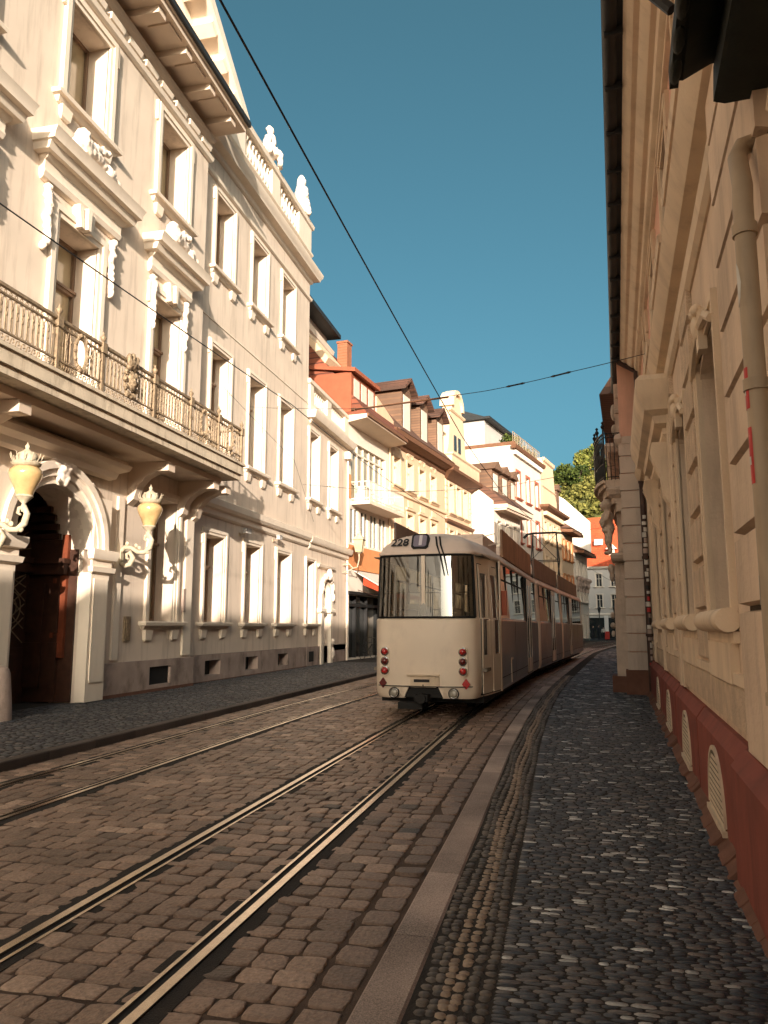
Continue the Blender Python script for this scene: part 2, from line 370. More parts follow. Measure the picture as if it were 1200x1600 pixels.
WCACHE = {}
def window(parent, x, z, w, h, depth=.55, sw=.18, sd=.07, style='casement', pane='blind', sash='sash', trim='trim', sill=True, brackets=True, transom=.70, y=0., name='window', ears=True):
    key = (w, h, depth, sw, sd, style, pane, sash, trim, sill, brackets, transom, ears)
    if key not in WCACHE:
        a = MB(); ww = w/2
        if sw > 0:
            for sg in (-1, 1):
                xa, xb = (ww, ww+sw*.45) if sg > 0 else (-ww-sw*.45, -ww); a.box(xa, xb, -sd*.6, .02, 0, h)
                xa, xb = (ww+sw*.45, ww+sw) if sg > 0 else (-ww-sw, -ww-sw*.45); a.box(xa, xb, -sd, .02, 0, h+sw)
                if ears:
                    xa, xb = (ww+sw, ww+sw*1.35) if sg > 0 else (-ww-sw*1.35, -ww-sw); a.box(xa, xb, -sd*.8, .02, h-.28, h+sw)
            a.box(-ww-sw*.45, ww+sw*.45, -sd*.6, .02, h, h+sw*.45); a.box(-ww-sw*.45, ww+sw*.45, -sd, .02, h+sw*.45, h+sw)
        else: a.box(-ww, ww, depth-.1, depth-.02, -.02, .03)
        s = MB(); d0, d1 = depth-.09, depth
        s.box(-ww, -ww+.07, d0, d1, 0, h); s.box(ww-.07, ww, d0, d1, 0, h); s.box(-ww+.07, ww-.07, d0, d1, 0, .08); s.box(-ww+.07, ww-.07, d0, d1, h-.07, h)
        if style == 'casement':
            s.box(-.045, .045, d0-.02, d1-.01, .08, h-.07)
            if transom:
                s.box(-ww+.07, -.045, d0-.03, d1-.01, h*transom, h*transom+.1); s.box(.045, ww-.07, d0-.03, d1-.01, h*transom, h*transom+.1)
                s.box(-ww+.02, ww-.02, d0-.07, d0-.031, h*transom+.06, h*transom+.12)
        elif style == 'cross':
            s.box(-.035, .035, d0-.01, d1-.01, .08, h-.07); s.box(-ww+.07, ww-.07, d0-.012, d1-.012, h*.6, h*.6+.05)
        p = MB(); p.quad((-ww, d1-.025, 0), (ww, d1-.025, 0), (ww, d1-.025, h), (-ww, d1-.025, h))
        q = None
        if sill:
            q = MB(); q.mold(-ww-sw, ww+sw, [(-.20, .05), (-.16, .10), (-.11, .13), (-.10, .20), (-.03, .22), (0, .20)])
            if brackets:
                for sx in (-1, 1):
                    c = sx*(ww+sw*.2); q.mold(c-.07, c+.07, [(-.48, .03), (-.44, .07), (-.28, .09), (-.205, .10)])
        WCACHE[key] = (a.mesh(name, trim), s.mesh('sash', sash), p.mesh('pane', pane), q.mesh('sill', trim) if q else None)
    a, s, p, q = WCACHE[key]
    o = inst(name, a, parent, (x, y, z)); inst('sash', s, o); inst('pane', p, o)
    if q: inst('sill', q, o)
    return o
def baluster_prof(h, r=.075):
    return [(r*.9, 0), (r*.9, h*.08), (r*.45, h*.14), (r, h*.38), (r*.85, h*.5), (r*.4, h*.78), (r*.8, h*.86), (r*.85, h*.92), (r*.85, h)]
def polyline(pts, ds=.5):          # densify smooth path X(Y)
    ys = [p[0] for p in pts]; xs = [p[1] for p in pts]
    def f(y):
        if y <= ys[0]: return xs[0]
        if y >= ys[-1]: return xs[-1]+(y-ys[-1])*(xs[-1]-xs[-2])/(ys[-1]-ys[-2])
        for i in range(len(ys)-1):
            if ys[i] <= y <= ys[i+1]:
                h = ys[i+1]-ys[i]; t = (y-ys[i])/h
                def sl(j):
                    if j <= 0 or j >= len(ys)-1: return (xs[min(j+1, len(xs)-1)]-xs[max(j-1, 0)])/(ys[min(j+1, len(xs)-1)]-ys[max(j-1, 0)])
                    return (xs[j+1]-xs[j-1])/(ys[j+1]-ys[j-1])
                m0, m1 = sl(i)*h, sl(i+1)*h
                return (2*t**3-3*t**2+1)*xs[i]+(t**3-2*t**2+t)*m0+(-2*t**3+3*t**2)*xs[i+1]+(t**3-t**2)*m1
    return f
# ------------------------------------------------------------------ ground
fC = polyline([(-20, -2.25), (13, -2.25), (21, -1.95), (27, -1.45), (33, -.9), (43, .0), (60, 1.9), (80, 5.2), (100, 9.6)])
fKR = polyline([(-20, -.88), (6, -.89), (11, -.90), (16, -.80), (21.5, -.55), (29, -.03), (40, .80), (51, 1.75), (74, 5.0), (95, 9.6)])
fKL = polyline([(-20, -6.18), (25, -6.14), (35, -5.75), (45, -4.9), (60, -2.6), (80, .8), (95, 4.4)])
fWR = lambda y: .72+.065*y
KH = .075; KHL = .11
def grid_strip(name, fa, fb, ys, z, m, nx=1, dz=None):
    mb = MB(); vs = []; fs = []
    for y in ys:
        a, b = fa(y), fb(y)
        for i in range(nx+1):
            vs.append((a+(b-a)*i/nx, y, z))
    n = nx+1
    for k in range(len(ys)-1):
        for i in range(nx): fs.append((k*n+i, k*n+i+1, (k+1)*n+i+1, (k+1)*n+i))
    mb.add(vs, fs); return mb.build(name, m)
YS = [-40+2*i for i in range(90)]
g = MB(); g.quad((-700, -300, -.03), (700, -300, -.03), (700, 900, -.03), (-700, 900, -.03))
structure(g.build('ground', 'pavefar'))
structure(grid_strip('road', lambda y: fKL(y)-.02, lambda y: (fKR(y)+.05 if y < 95 else fKR(95)+30) , YS, 0., 'mortar'))
structure(grid_strip('left_pavement', lambda y: -14 if y < 60 else -8, lambda y: fKL(y)-.16, YS, KHL-.012, 'pavebase'))
structure(grid_strip('right_pavement', lambda y: fKR(y)+.2, lambda y: 9 if y < 40 else 9+(y-40)*.35, YS, KH-.012, 'pavebase'))

def stones(name, S, nseg, m, expo=2.6, zb=0., rings=((1., 0.), (.95, .62), (.78, .95)), jit=.07, seed=1, off=1.):
    """S: array rows cx, cy, lx, ly, rot, h, tint -> one surface of individually shaped stones"""
    rg = np.random.default_rng(seed); S = np.asarray(S, float); N = len(S)
    a = np.linspace(0, 2*np.pi, nseg, endpoint=False)+off*np.pi/nseg
    ca, sa = np.cos(a), np.sin(a)
    rr = (np.abs(ca)**expo+np.abs(sa)**expo)**(-1/expo)
    j = 1+jit*rg.standard_normal((N, nseg))
    ux = (ca*rr)[None]*j*S[:, 2:3]/2; uy = (sa*rr)[None]*j*S[:, 3:4]/2
    tilt = rg.standard_normal((N, 2))*.04
    V = []
    co, si = np.cos(S[:, 4:5]), np.sin(S[:, 4:5])
    for sc, zf in list(rings)+[(0, 1.05)]:
        x = ux*sc; y = uy*sc
        if sc == 0: x = x[:, :1]; y = y[:, :1]
        z = zf*S[:, 5:6]+(tilt[:, :1]*x+tilt[:, 1:]*y)*(1 if zf > 0 else 0)-(0.008 if zf == 0 else 0)+np.zeros_like(x)
        V.append(np.stack([x*co-y*si+S[:, 0:1], x*si+y*co+S[:, 1:2], z+zb], -1))
    V = np.concatenate(V, 1); per = V.shape[1]; nr = len(rings)
    F4 = []; F3 = []
    for r in range(nr-1):
        for k in range(nseg): F4.append((r*nseg+k, r*nseg+(k+1) % nseg, (r+1)*nseg+(k+1) % nseg, (r+1)*nseg+k))
    for k in range(nseg): F3.append(((nr-1)*nseg+k, (nr-1)*nseg+(k+1) % nseg, nr*nseg))
    F4 = np.array(F4); F3 = np.array(F3); off = (np.arange(N)*per)[:, None, None]
    L = np.concatenate([(F4[None]+off).reshape(N, -1), (F3[None]+off).reshape(N, -1)], 1).ravel()
    tot = np.tile(np.concatenate([np.full(len(F4), 4), np.full(len(F3), 3)]), N)
    st = np.concatenate([[0], np.cumsum(tot)[:-1]])
    me = bpy.data.meshes.new(name); me.vertices.add(N*per); me.vertices.foreach_set('co', V.reshape(-1).astype(np.float32))
    me.loops.add(len(L)); me.loops.foreach_set('vertex_index', L.astype(np.int32))
    me.polygons.add(len(tot)); me.polygons.foreach_set('loop_start', st.astype(np.int32))
    me.polygons.foreach_set('use_smooth', np.ones(len(tot), bool)); me.update(calc_edges=True)
    at = me.attributes.new('tint', 'FLOAT', 'POINT'); at.data.foreach_set('value', np.repeat(S[:, 6], per).astype(np.float32))
    me.materials.append(M[m]); return inst(name, me)
def slope(f, y): return (f(y+.05)-f(y-.05))/.1
# road setts in courses across the street; flat setts keep clear of the four rails
GA = .5
def rails_at(y): c = fC(y); l = c-2.88; return [c-GA, c+GA, l-GA, l+GA]
S = []; y = .3
rg = R
while y < 62:
    far = 1 if y < 26 else 1.6
    d = (.165 if y < 12 else .175)*far*rg.uniform(.9, 1.1)
    xr = rails_at(y); lim = [fKL(y)+.04]+sorted(xr)+[fKR(y)-.03]
    a = math.atan(slope(fC, y))
    for i in range(5):
        x0 = lim[i]+(.085 if i > 0 else 0); x1 = lim[i+1]-(.085 if i < 4 else 0)
        if i == 4 and y < 40: x1 -= .24            # gutter course along the kerb is laid lengthways
        n = max(1, round((x1-x0)/(.175*far*rg.uniform(.94, 1.06))))
        ws = [rg.uniform(.78, 1.25) for _ in range(n)]; t = sum(ws); x = x0
        for w in ws:
            w = w/t*(x1-x0); cx = x+w/2; x += w
            S.append((cx, y+(cx-fC(y))*-math.tan(a)+rg.uniform(-.009, .009), w*rg.uniform(.93, .985), d*rg.uniform(.90, .985), -a+rg.gauss(0, .022), rg.uniform(.005, .012), min(1, max(0, rg.gauss(.55, .2)))))
    y += d
y = .3
while y < 40:
    d = rg.uniform(.19, .28); S.append((fKR(y)-.155, y+d/2, .19*rg.uniform(.9, 1.05), d*.93, -math.atan(slope(fKR, y)), rg.uniform(.005, .011), min(1, max(0, rg.gauss(.48, .15))))); y += d
road_setts = structure(stones('road_setts', S, 16, 'cobble', 7.5, 0., ((1., 0.), (.98, .7), (.92, .97), (.6, 1.02)), .022, 3, 0.))
# granite kerbs: one run of blocks each side
def kerb(name, f, w, h, side, y0, y1, m):
    mb = MB(); y = y0; tint = []; rgk = random.Random(5)
    while y < y1:
        L_ = rgk.uniform(.95, 1.25) if y < 45 else 4.
        n = 1 if y < 45 else 1
        a, b = y+.006, y+L_-.006
        xa0, xb0 = f(a), f(b)
        c = .012
        vs = []
        for (yy, xx) in ((a, xa0), (b, xb0)):
            i, o_ = (xx, xx+w*side)
            vs += [(i, yy, -.02), (i, yy, h-c), (i+c*side, yy, h), (o_-c*side, yy, h), (o_, yy, h-c), (o_, yy, -.02)]
        fs = [(k, k+1, k+7, k+6) for k in range(5)]+[(0, 1, 2, 3, 4, 5), (6, 7, 8, 9, 10, 11)]
        mb.add(vs, fs); tint += [rgk.random()]*12; y += L_
    o = mb.build(name, m)
    at = o.data.attributes.new('tint', 'FLOAT', 'POINT'); at.data.foreach_set('value', tint)
    return structure(o)
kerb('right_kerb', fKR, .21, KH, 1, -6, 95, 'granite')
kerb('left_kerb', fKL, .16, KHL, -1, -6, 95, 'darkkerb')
# mosaic border along the right kerb: two grey rows, two tan rows, two grey rows
S = []
y = .5
while y < 26:
    big = 1 if y < 14 else 1.7
    dy = .060*big
    x = fKR(y)+.225
    for k, wd in enumerate((.055, .05, .052, .052, .05, .055)):
        t = rg.uniform(.62, 1.) if k in (2, 3) else rg.uniform(0, .5)
        yy = y+rg.uniform(-.02, .02)
        S.append((x+wd/2+rg.uniform(-.006, .006)+.012*math.sin(y*2.3+k), yy, wd*1.04, dy*rg.uniform(.85, 1.08), rg.gauss(-slope(fKR, y), .2), rg.uniform(.004, .009), t)); x += wd
    y += dy
structure(stones('mosaic_border', S, 8, 'pebwarm', 2.6, KH-.012, ((1., 0.), (.86, .7)), .06, 7))
# split river pebbles laid in courses across the pavement
S = []; y = .5
while y < 60:
    big = 1. if y < 7 else (1.25 if y < 13 else (1.8 if y < 20 else (2.6 if y < 32 else 4.)))
    dy = .035*big*rg.uniform(.9, 1.1)
    x = fKR(y)+.55; xe = fWR(y)+.12 if y < 19 else fWR(y)-.35
    while x < xe:
        lx = .082*big*rg.uniform(.6, 1.45)
        t = rg.random()
        if t > .93 and rg.random() < .4: t *= .9
        edge = max(0., 1-(xe-x)/.45)
        S.append((x+lx/2, y+rg.gauss(0, .003*big), lx*.97, dy*rg.uniform(.84, .98), rg.gauss(0, .035), rg.uniform(.0, .0035), t*(1-.0*edge))); x += lx
    y += dy
structure(stones('pavement_pebbles', S, 10, 'pebble', 3.0, KH-.010, ((1., 0.), (.90, .9)), .035, 9))
# left pavement cobbles (coarser, seen from afar)
S = []; y = 5
while y < 33:
    dy = .075*rg.uniform(.9, 1.1); x = -9.85; xe = fKL(y)-.18
    while x < xe:
        lx = .14*rg.uniform(.7, 1.3); S.append((x+lx/2, y+rg.gauss(0, .006), lx*.94, dy*.92, rg.gauss(0, .05), rg.uniform(.003, .007), rg.random()**1.2*.9)); x += lx
    y += dy
structure(stones('left_pavement_cobbles', S, 6, 'pebble', 2.5, KHL-.012, ((1., 0.), (.84, .72)), .05, 10))

# rails: each is a polished head, dark groove and guard lip between tar strips
def rail(fx, inner, label):
    ys = [-6+.5*i for i in range(230)]
    def strip(o, w, z, h):
        mb = MB(); vs = []; fs = []
        for yy in ys:
            x = fx(yy)+o
            vs += [(x-w/2, yy, z-h), (x-w/2, yy, z), (x+w/2, yy, z), (x+w/2, yy, z-h)]
        for k in range(len(ys)-1):
            for i in range(3): fs.append((4*k+i, 4*k+i+1, 4*k+4+i+1, 4*k+4+i))
        return mb.add(vs, fs)
    root = thing('tram_rail', label, 'rail', (fx(6), 6, 0), 0, 'grooved tram rails in the cobbles')
    def put(n, mb, m):
        o = mb.build(n, m, root); o.location = (-fx(6), -6, 0); return o
    put('rail_head', strip(0, .052, .019, .02), 'rail')
    put('rail_lip', strip(.085*inner, .022, .016, .02), 'rail')
    put('flange_groove', strip(.052*inner, .05, .004, .006), 'raildark')
    put('tar_edge', strip(-.075*inner, .09, .009, .012), 'tar')
    put('tar_edge', strip(.125*inner, .055, .009, .012), 'tar')
rail(lambda y: fC(y)+GA, -1, 'right rail of the track the tram stands on, nearest the kerb of the wide pavement')
rail(lambda y: fC(y)-GA, 1, 'left rail of the track the tram stands on, polished bright in the foreground')
rail(lambda y: fC(y)-2.88+GA, -1, 'right rail of the empty track on the far side of the road')
rail(lambda y: fC(y)-2.88-GA, 1, 'left rail of the empty track, running closest to the white palace pavement')
# ------------------------------------------------------------------ the white palace (left); local x = street Y, y inward
PAL = thing('palace', 'large white neo-baroque palace with iron balcony, arched portal and roof balustrade', 'building', (-9.85, 0, 0), rad(90))
YR = -.25; XR0, XR1 = 7.5, 18.9; XC = 13.2; XE = 28.9; XD = 12.86; RD = 1.15
BAY = (20.65, 23.5, 26.35); RB = (9.45, 13.2, 16.95); LB = (.6, 3.4, 6.0)
ow = 1.22
w = MB()
holes = [(c-ow/2, c+ow/2, 1.75, 4.25) for c in BAY]+[(c-ow/2, c+ow/2, 6.75, 9.85) for c in BAY]+[(c-ow/2, c+ow/2, 12.25, 14.7) for c in BAY]
facade(w, XR1, XE, .85, 16.35, holes, .55, 11)
lh = [(c-ow/2, c+ow/2, a, b) for c in LB for a, b in ((1.75, 4.25), (6.75, 9.85), (12.25, 14.7))]
facade(w, -2, XR0, .85, 16.35, lh, .55, 11)
rw = 1.35
rh = [(c-rw/2, c+rw/2, 6.08, 9.75) for c in RB]+[(c-rw/2, c+rw/2, 12.3, 14.6) for c in RB]+[(17.25-.6, 17.25+.6, 1.75, 4.75), (9.15-.6, 9.15+.6, 1.75, 4.75), (XD-RD, XD+RD, .05, 3.2, 'arch')]
facade(w, XR0, XR1, .05, 16.35, rh, .6, 11.2, YR)
w.box(-2, XE, 4.5, 11, 16.36, 19.0)
w.build('wall', 'plaster', PAL)
for c in BAY+LB:
    window(PAL, c, 1.75, ow, 2.5, transom=.62)
    window(PAL, c, 6.75, ow, 3.1)
    window(PAL, c, 12.25, ow, 2.45, transom=0)
for c in RB:
    window(PAL, c, 12.3, rw, 2.3, .6, .24, .09, transom=0, y=YR)
    window(PAL, c, 6.08, rw, 3.67, .6, .24, .09, sill=False, y=YR, name='balcony_door')
for c in (17.25, 9.15): window(PAL, c, 1.75, 1.2, 3.0, .6, .2, .07, transom=.62, y=YR)
# plinth with cellar openings
def plinth_run(x0, x1, y, cs):
    p = MB()
    facade(p, x0, x1, .05, .84, [(c-.5, c+.5, .26, .68) for c in cs], .35, close=False, y=y)
    p.quad((x0, y, .84), (x1, y, .84), (x1, y+.1, .84), (x0, y+.1, .84))
    for xx in (x0, x1): p.quad((xx, y, .05), (xx, y+.3, .05), (xx, y+.3, .84), (xx, y, .84))
    p.build('plinth', 'greystone', PAL)
plinth_run(XR1, XE, -.07, BAY); plinth_run(-2, XR0, -.07, LB); plinth_run(14.62, XR1+.02, YR-.09, (17.2,)); plinth_run(XR0, 11.08, YR-.09, (9.15,))
for c, y in [(c, -.07) for c in BAY+LB]+[(17.2, YR-.36), (9.15, YR-.36)]:
    q = MB(); q.quad((-.5, 0, 0), (.5, 0, 0), (.5, 0, .42), (-.5, 0, .42)); q.build('cellar_grille', 'cellar', PAL, (c, y+.34, .26))
q = MB()
q.box(14.65, XR1, YR-.12, YR-.03, .05, .17); q.box(XR1+.03, XE, -.10, -.03, .05, .12); q.build('base_course', 'brownstone', PAL)
# string course, frieze, cornices
for a, b in ((XR1+.3, XE), (-2, XR0-.3)):
    q = MB()
    q.mold(a, b, [(4.78, .04), (4.84, .10), (5.0, .12), (5.02, .2), (5.1, .26), (5.28, .28), (5.36, .10)])
    q.mold(a, b, [(10.62, .02), (10.64, .03), (10.66, .02)])
    q.build('string_course', 'trim', PAL); q = MB(); q.mold(a, b, [(15.02, .03), (15.06, .08), (15.16, .10), (15.2, .03)]); q.build('architrave', 'trim', PAL)
for a, b in ((XR1+.2, XE), (-2, XR0-.2)):
    q = MB()
    q.mold(a, b, [(15.78, .03), (15.82, .09), (15.92, .12), (15.95, .2), (16.0, .34), (16.12, .38), (16.2, .44), (16.32, .46), (16.36, .40)])
    q.box(a, b, -.04, .35, 16.36, 17.15); q.mold(a, b, [(17.0, .05), (17.06, .1), (17.14, .1), (17.17, .04)])
    q.build('main_cornice', 'trim', PAL)
for a, b in ((19.1, XE), (-2, 7.3)):
    bal = MB()
    bal.mold(a, b, [(18.2, .06), (18.24, .11), (18.4, .14), (18.46, .06)])
    bal.box(a, b, .01, .38, 18.2, 18.46); bal.build('parapet_rail', 'trim', PAL)
for a, b in ((19.1, 21.9), (24.35, 25.15), (27.3, 28.86), (-2, 0), (3, 3.8), (6.5, 7.3)): q = MB(); q.box(a, b, -.05, .36, 17.17, 18.2); q.build('parapet_pedestal', 'trim', PAL)
br = MB(); br.lathe(baluster_prof(1.03, .10), n=8); bme = br.mesh('baluster', 'trim', True)
for a, b in ((21.9, 24.35), (25.15, 27.3)):
    n = int((b-a)/.27)
    for k in range(n): inst('baluster', bme, PAL, (a+(k+.5)*(b-a)/n, .12, 17.17))
# projecting centre: frieze, eave, pediment
q = MB()
q.mold(XR0, XR1, [(14.98, .04), (15.03, .10), (15.14, .13), (15.18, .05)], YR)
for k in range(15):
    x = XR0+.4+k*(XR1-XR0-.8)/14; q.mold(x-.12, x+.12, [(15.17, .05), (15.2, .14), (15.34, .17), (15.38, .06)], YR)
q.build('frieze', 'trim', PAL)
q = MB()
q.mold(XR0, XR1, [(15.55, .04), (15.62, .12), (15.74, .16), (15.8, .05)], YR)
q.box(XR0-.95, XR1+.3, YR-1.0, YR+.02, 15.98, 16.12)
for k in range(9):
    x = XR0+.35+k*(XR1-XR0-.7)/8; q.box(x-.16, x+.16, YR-.9, YR+.02, 15.80, 15.979)
    if k < 8:
        xm = x+(XR1-XR0-.7)/16; q.box(xm-.3, xm+.3, YR-.88, YR-.3, 15.93, 15.979)
q.box(XR0-1.0, XR1+.35, YR-1.06, YR+.02, 16.12, 16.27)
q.build('eave_cornice', 'soffit', PAL)
q = MB(); q.box(XR0-1.02, XR1+.38, YR-1.14, YR-1.062, 16.16, 16.31); q.build('gutter', 'zinc', PAL)
ped = MB(); hp = .70
xl, xr, zt = XR0-.9, XR1+.4, 16.32
apex = zt+(xr-xl)/2*hp; xm = (xl+xr)/2
ped.prism([(xl+.5, zt), (xr-.5, zt), (xm, apex-.35)], 1, YR-.15, 4.5)
ped.build('pediment', 'plaster', PAL)
for sg in (-1, 1):
    rk = MB()
    xe = xm+sg*(xr-xm)
    d = Vector((xe-xm, 0, zt-apex)); L_ = d.length; nrm = Vector((-d.z, 0, d.x)).normalized()
    if nrm.z < 0: nrm = -nrm
    def pt(t, o): v = Vector((xm, 0, apex))+d*t+nrm*o; return (v.x, v.z)
    rk.prism([pt(0, 0), pt(1, 0), pt(1, .32), pt(-.02, .32)], 1, YR-1.0, 4.5)
    rk.prism([pt(0, -.28), pt(.97, -.28), pt(.97, -.01), pt(0, -.01)], 1, YR-.32, 4.0)
    for k in range(8):
        t = .06+k*.118; rk.prism([pt(t, -.2), pt(t+.045, -.2), pt(t+.045, -.012), pt(t, -.012)], 1, YR-.92, YR-.33)
    rk.build('raking_cornice', 'trim', PAL)
# window hoods of the centre
for c, ww in ((RB[0], 1.38), (RB[1], 1.38), (RB[2], 1.1)):
    h = MB()
    h.mold(c-ww+.1, c+ww-.1, [(10.22, .03), (10.26, .10), (10.36, .14), (10.42, .12), (10.58, .13), (10.62, .2), (10.7, .26)], YR, .4)
    h.mold(c-ww, c+ww, [(10.68, .34), (10.82, .40), (10.84, .50), (10.95, .52), (11.05, .58), (11.1, .3), (11.16, .05)], YR, .4)
    h.build('window_hood', 'trim', PAL)
    k = MB()
    for dx, a in ((-.14, -.06), (0, 0), (.14, .06)): k.prism([(c+dx-.05, 9.78), (c+dx+.05, 9.78), (c+dx*1.5+.07, 10.24), (c+dx*1.5-.07, 10.24)], 1, YR-.26 if dx == 0 else YR-.2, YR+.01)
    k.build('keystone', 'trim', PAL)
    rg2 = random.Random(int(c*10))
    for sg in (-1, 1):
        el = []
        for t in range(9): el.append((c+sg*(ww-.28)+rg2.uniform(-.05, .05), YR-.07, 10.1-t*.15, .11*(1-.05*t), .1, .11))
        inst('garland', meta(el, .035, amp=.03, fr=14), PAL).data.materials.append(M['carve'])
    el = [(c-.6, YR-.4, 11.45, .2, .18, .24), (c-.55, YR-.38, 11.25, .26, .2, .2)]
    el += limb((c-.35, YR-.36, 11.35), (c+.7, YR-.34, 11.22), .2, .12, 6)+limb((c-.2, YR-.36, 11.5), (c+.25, YR-.4, 11.65), .12, .09, 4)
    el += [(c+.55, YR-.3, 11.4, .2, .12, .14), (c+.3, YR-.42, 11.2, .14, .12, .16)]
    inst('carved_figure', meta(el, .04, amp=.035, fr=10), PAL).data.materials.append(M['carve'])
# balcony
SB = YR-1.4; bx0, bx1 = XR0-.2, XR1-.1
s = MB(); s.box(bx0, bx1, SB, YR+.02, 5.62, 5.86); s.box(bx0+.05, bx1-.05, SB+.06, YR+.02, 5.48, 5.62); s.box(bx0-.05, bx1+.05, SB-.05, YR+.01, 5.86, 5.92)
s.build('balcony_slab', 'slab', PAL)
s = MB()
s.box(bx0+.4, bx1-.4, SB+.45, YR+.02, 5.34, 5.479)
s.build('balcony_soffit', 'soffit', PAL)
for c in (8.4, 10.7, 15.65, 18.0, 18.72):
    s = MB()
    s.prism([(YR+.02, 5.34), (SB+.62, 5.34), (SB+.62, 5.2), (SB+.72, 5.1), (YR-.45, 5.0), (YR-.26, 4.8), (YR-.16, 4.5), (YR+.02, 4.35)], 0, c-.13, c+.13)
    s.box(c-.15, c+.15, SB+.38, SB+.7, 5.12, 5.32)
    s.build('balcony_console', 'soffit', PAL)
rl = MB(); rz0, rz1 = 5.94, 6.88; ry = SB+.07
rl.box(bx0, bx1, ry-.035, ry+.035, rz1-.05, rz1); rl.box(bx0, bx1, ry-.02, ry+.02, rz1-.17, rz1-.14); rl.box(bx0, bx1, ry-.025, ry+.025, rz0, rz0+.035); rl.box(bx0, bx1, ry-.02, ry+.02, rz0+.18, rz0+.205)
posts = (7.32, 9.15, 10.98, 12.3, 14.2, 15.85, 17.35, 18.76); ovals = (8.2, 11.65, 13.25, 16.55, 18.05)
for c in posts:
    rl.box(c-.035, c+.035, ry-.035, ry+.035, rz0, rz1+.02); rl.box(c-.07, c+.07, ry-.06, ry+.06, rz1-.18, rz1+.02)
    rl.lathe([(.05, 0), (.02, .04), (.055, .09), (.06, .12), (.02, .17), (.012, .23)], (c, ry, rz1+.01), 8)
for c in ovals:
    rl.ring((c, ry, rz0+.52), .17, .30, .034, 24)
    for k in range(14):
        a = k*math.pi/7; rl.blob((c+.19*math.cos(a), ry-.02, rz0+.52+.33*math.sin(a)), .04, .035, .04, 4)
    for k in range(6): rl.blob((c+R.uniform(-.14, .14), ry-.03, rz0+.2+R.uniform(-.06, .05)), .05, .05, .05, 4)
x = bx0+.12
while x < bx1-.1:
    if min(abs(x-c) for c in posts) > .09 and min(abs(x-c) for c in ovals) > .25:
        xa, xb = x-.042, x+.042
        rl.tube([(xa, ry, rz0+.24), (xa, ry, rz1-.24), (x-.025, ry, rz1-.19), (x+.025, ry, rz1-.19), (xb, ry, rz1-.24), (xb, ry, rz0+.24), (x+.025, ry, rz0+.21), (x-.025, ry, rz0+.21), (xa, ry, rz0+.24)], .013, 5, False)
        rl.blob((xa-.02, ry, rz0+.5), .022, .022, .05, 4); rl.blob((xb+.02, ry, rz0+.62), .022, .022, .04, 4)
    # running scroll at the foot
    rl.tube([(x-.06, ry, rz0+.05), (x-.03, ry, rz0+.14), (x+.02, ry, rz0+.15), (x+.03, ry, rz0+.10), (x, ry, rz0+.08)], .011, 5, False)
    rl.ring((x+.01, ry, rz1-.105), .028, .028, .008, 8)
    x += .125
for yy in (ry,):
    for xs in (bx0+.03, bx1-.03):
        rl.box(xs-.025, xs+.025, ry, YR-.02, rz1-.05, rz1-.001); rl.box(xs-.02, xs+.02, ry, YR-.02, rz0+.001, rz0+.034)
        for k in range(9): rl.box(xs-.012, xs+.012, ry+.12+k*.14, ry+.145+k*.14, rz0+.03, rz1-.05)
rl.build('balcony_railing', 'bronze', PAL)
cr = [(13.25, ry-.05, 6.45, .16, .06, .24), (13.25, ry-.09, 6.42, .08, .06, .14), (13.25, ry-.06, 6.8, .2, .08, .1), (13.12, ry-.06, 6.92, .06, .06, .09), (13.25, ry-.06, 6.95, .06, .06, .1), (13.38, ry-.06, 6.92, .06, .06, .09)]
for k in range(12):
    a = k*math.pi/6; cr.append((13.25+.21*math.cos(a), ry-.04, 6.45+.31*math.sin(a), .06, .05, .06))
inst('balcony_crest', meta(cr, .02, amp=.02, fr=20), PAL).data.materials.append(M['bronze'])
# portal
yp = YR-.22
for sg in (-1, 1):
    po = MB()
    c = XD+sg*(RD+.3)
    po.box(c-.32, c+.32, yp, YR+.02, .12, 2.72); po.box(c-.24, c+.24, yp-.03, yp+.01, .5, 2.6)
    po.mold(c-.32, c+.32, [(2.7, .02), (2.74, .08), (2.84, .1), (2.86, .03), (2.98, .03), (3.0, .1), (3.1, .14), (3.2, .14), (3.21, .02)], yp)
    po.box(c-.30, c+.30, yp, YR+.02, 3.2, 4.3)
    po.build('portal_pier', 'trim', PAL)
po = MB()
po.arc_band(XD, 3.2, RD, RD+.14, yp+.04, YR+.05); po.arc_band(XD, 3.2, RD+.15, RD+.28, yp-.02, YR+.05); po.arc_band(XD, 3.2, RD+.29, RD+.44, yp-.08, YR+.05)
po.mold(XD-1.75, XD+1.75, [(4.75, .02), (4.8, .1), (4.92, .14), (5.0, .3), (5.1, .34), (5.2, .2), (5.3, .02)], yp+.1)
po.build('portal_arch', 'trim', PAL)
for c, hw_ in ((15.25, .12), (18.55, .2), (7.85, .2)):
    q = MB(); q.box(c-hw_, c+hw_, YR-.055, YR+.02, .9, 4.5); q.build('pilaster_strip', 'trim', PAL)
el = [(XD, yp-.0, 4.5, .2, .13, .22), (XD, yp-.04, 4.66, .26, .12, .12), (XD-.28, yp, 4.72, .14, .1, .1), (XD+.28, yp, 4.72, .14, .1, .1)]
for k in range(26):
    sg = -1 if k % 2 else 1; a = R.uniform(.35, 1.25); r_ = R.uniform(1.52, 1.85); el.append((XD+sg*r_*math.cos(a), YR-.05, 3.2+r_*math.sin(a)*.95, R.uniform(.07, .16), .09, R.uniform(.06, .14)))
inst('portal_carving', meta(el, .04, amp=.045, fr=9), PAL).data.materials.append(M['carve'])
d = MB(); yd = YR+1.15
d.box(XD-1.3, XD+1.3, yd, yd+.08, .05, 4.5)
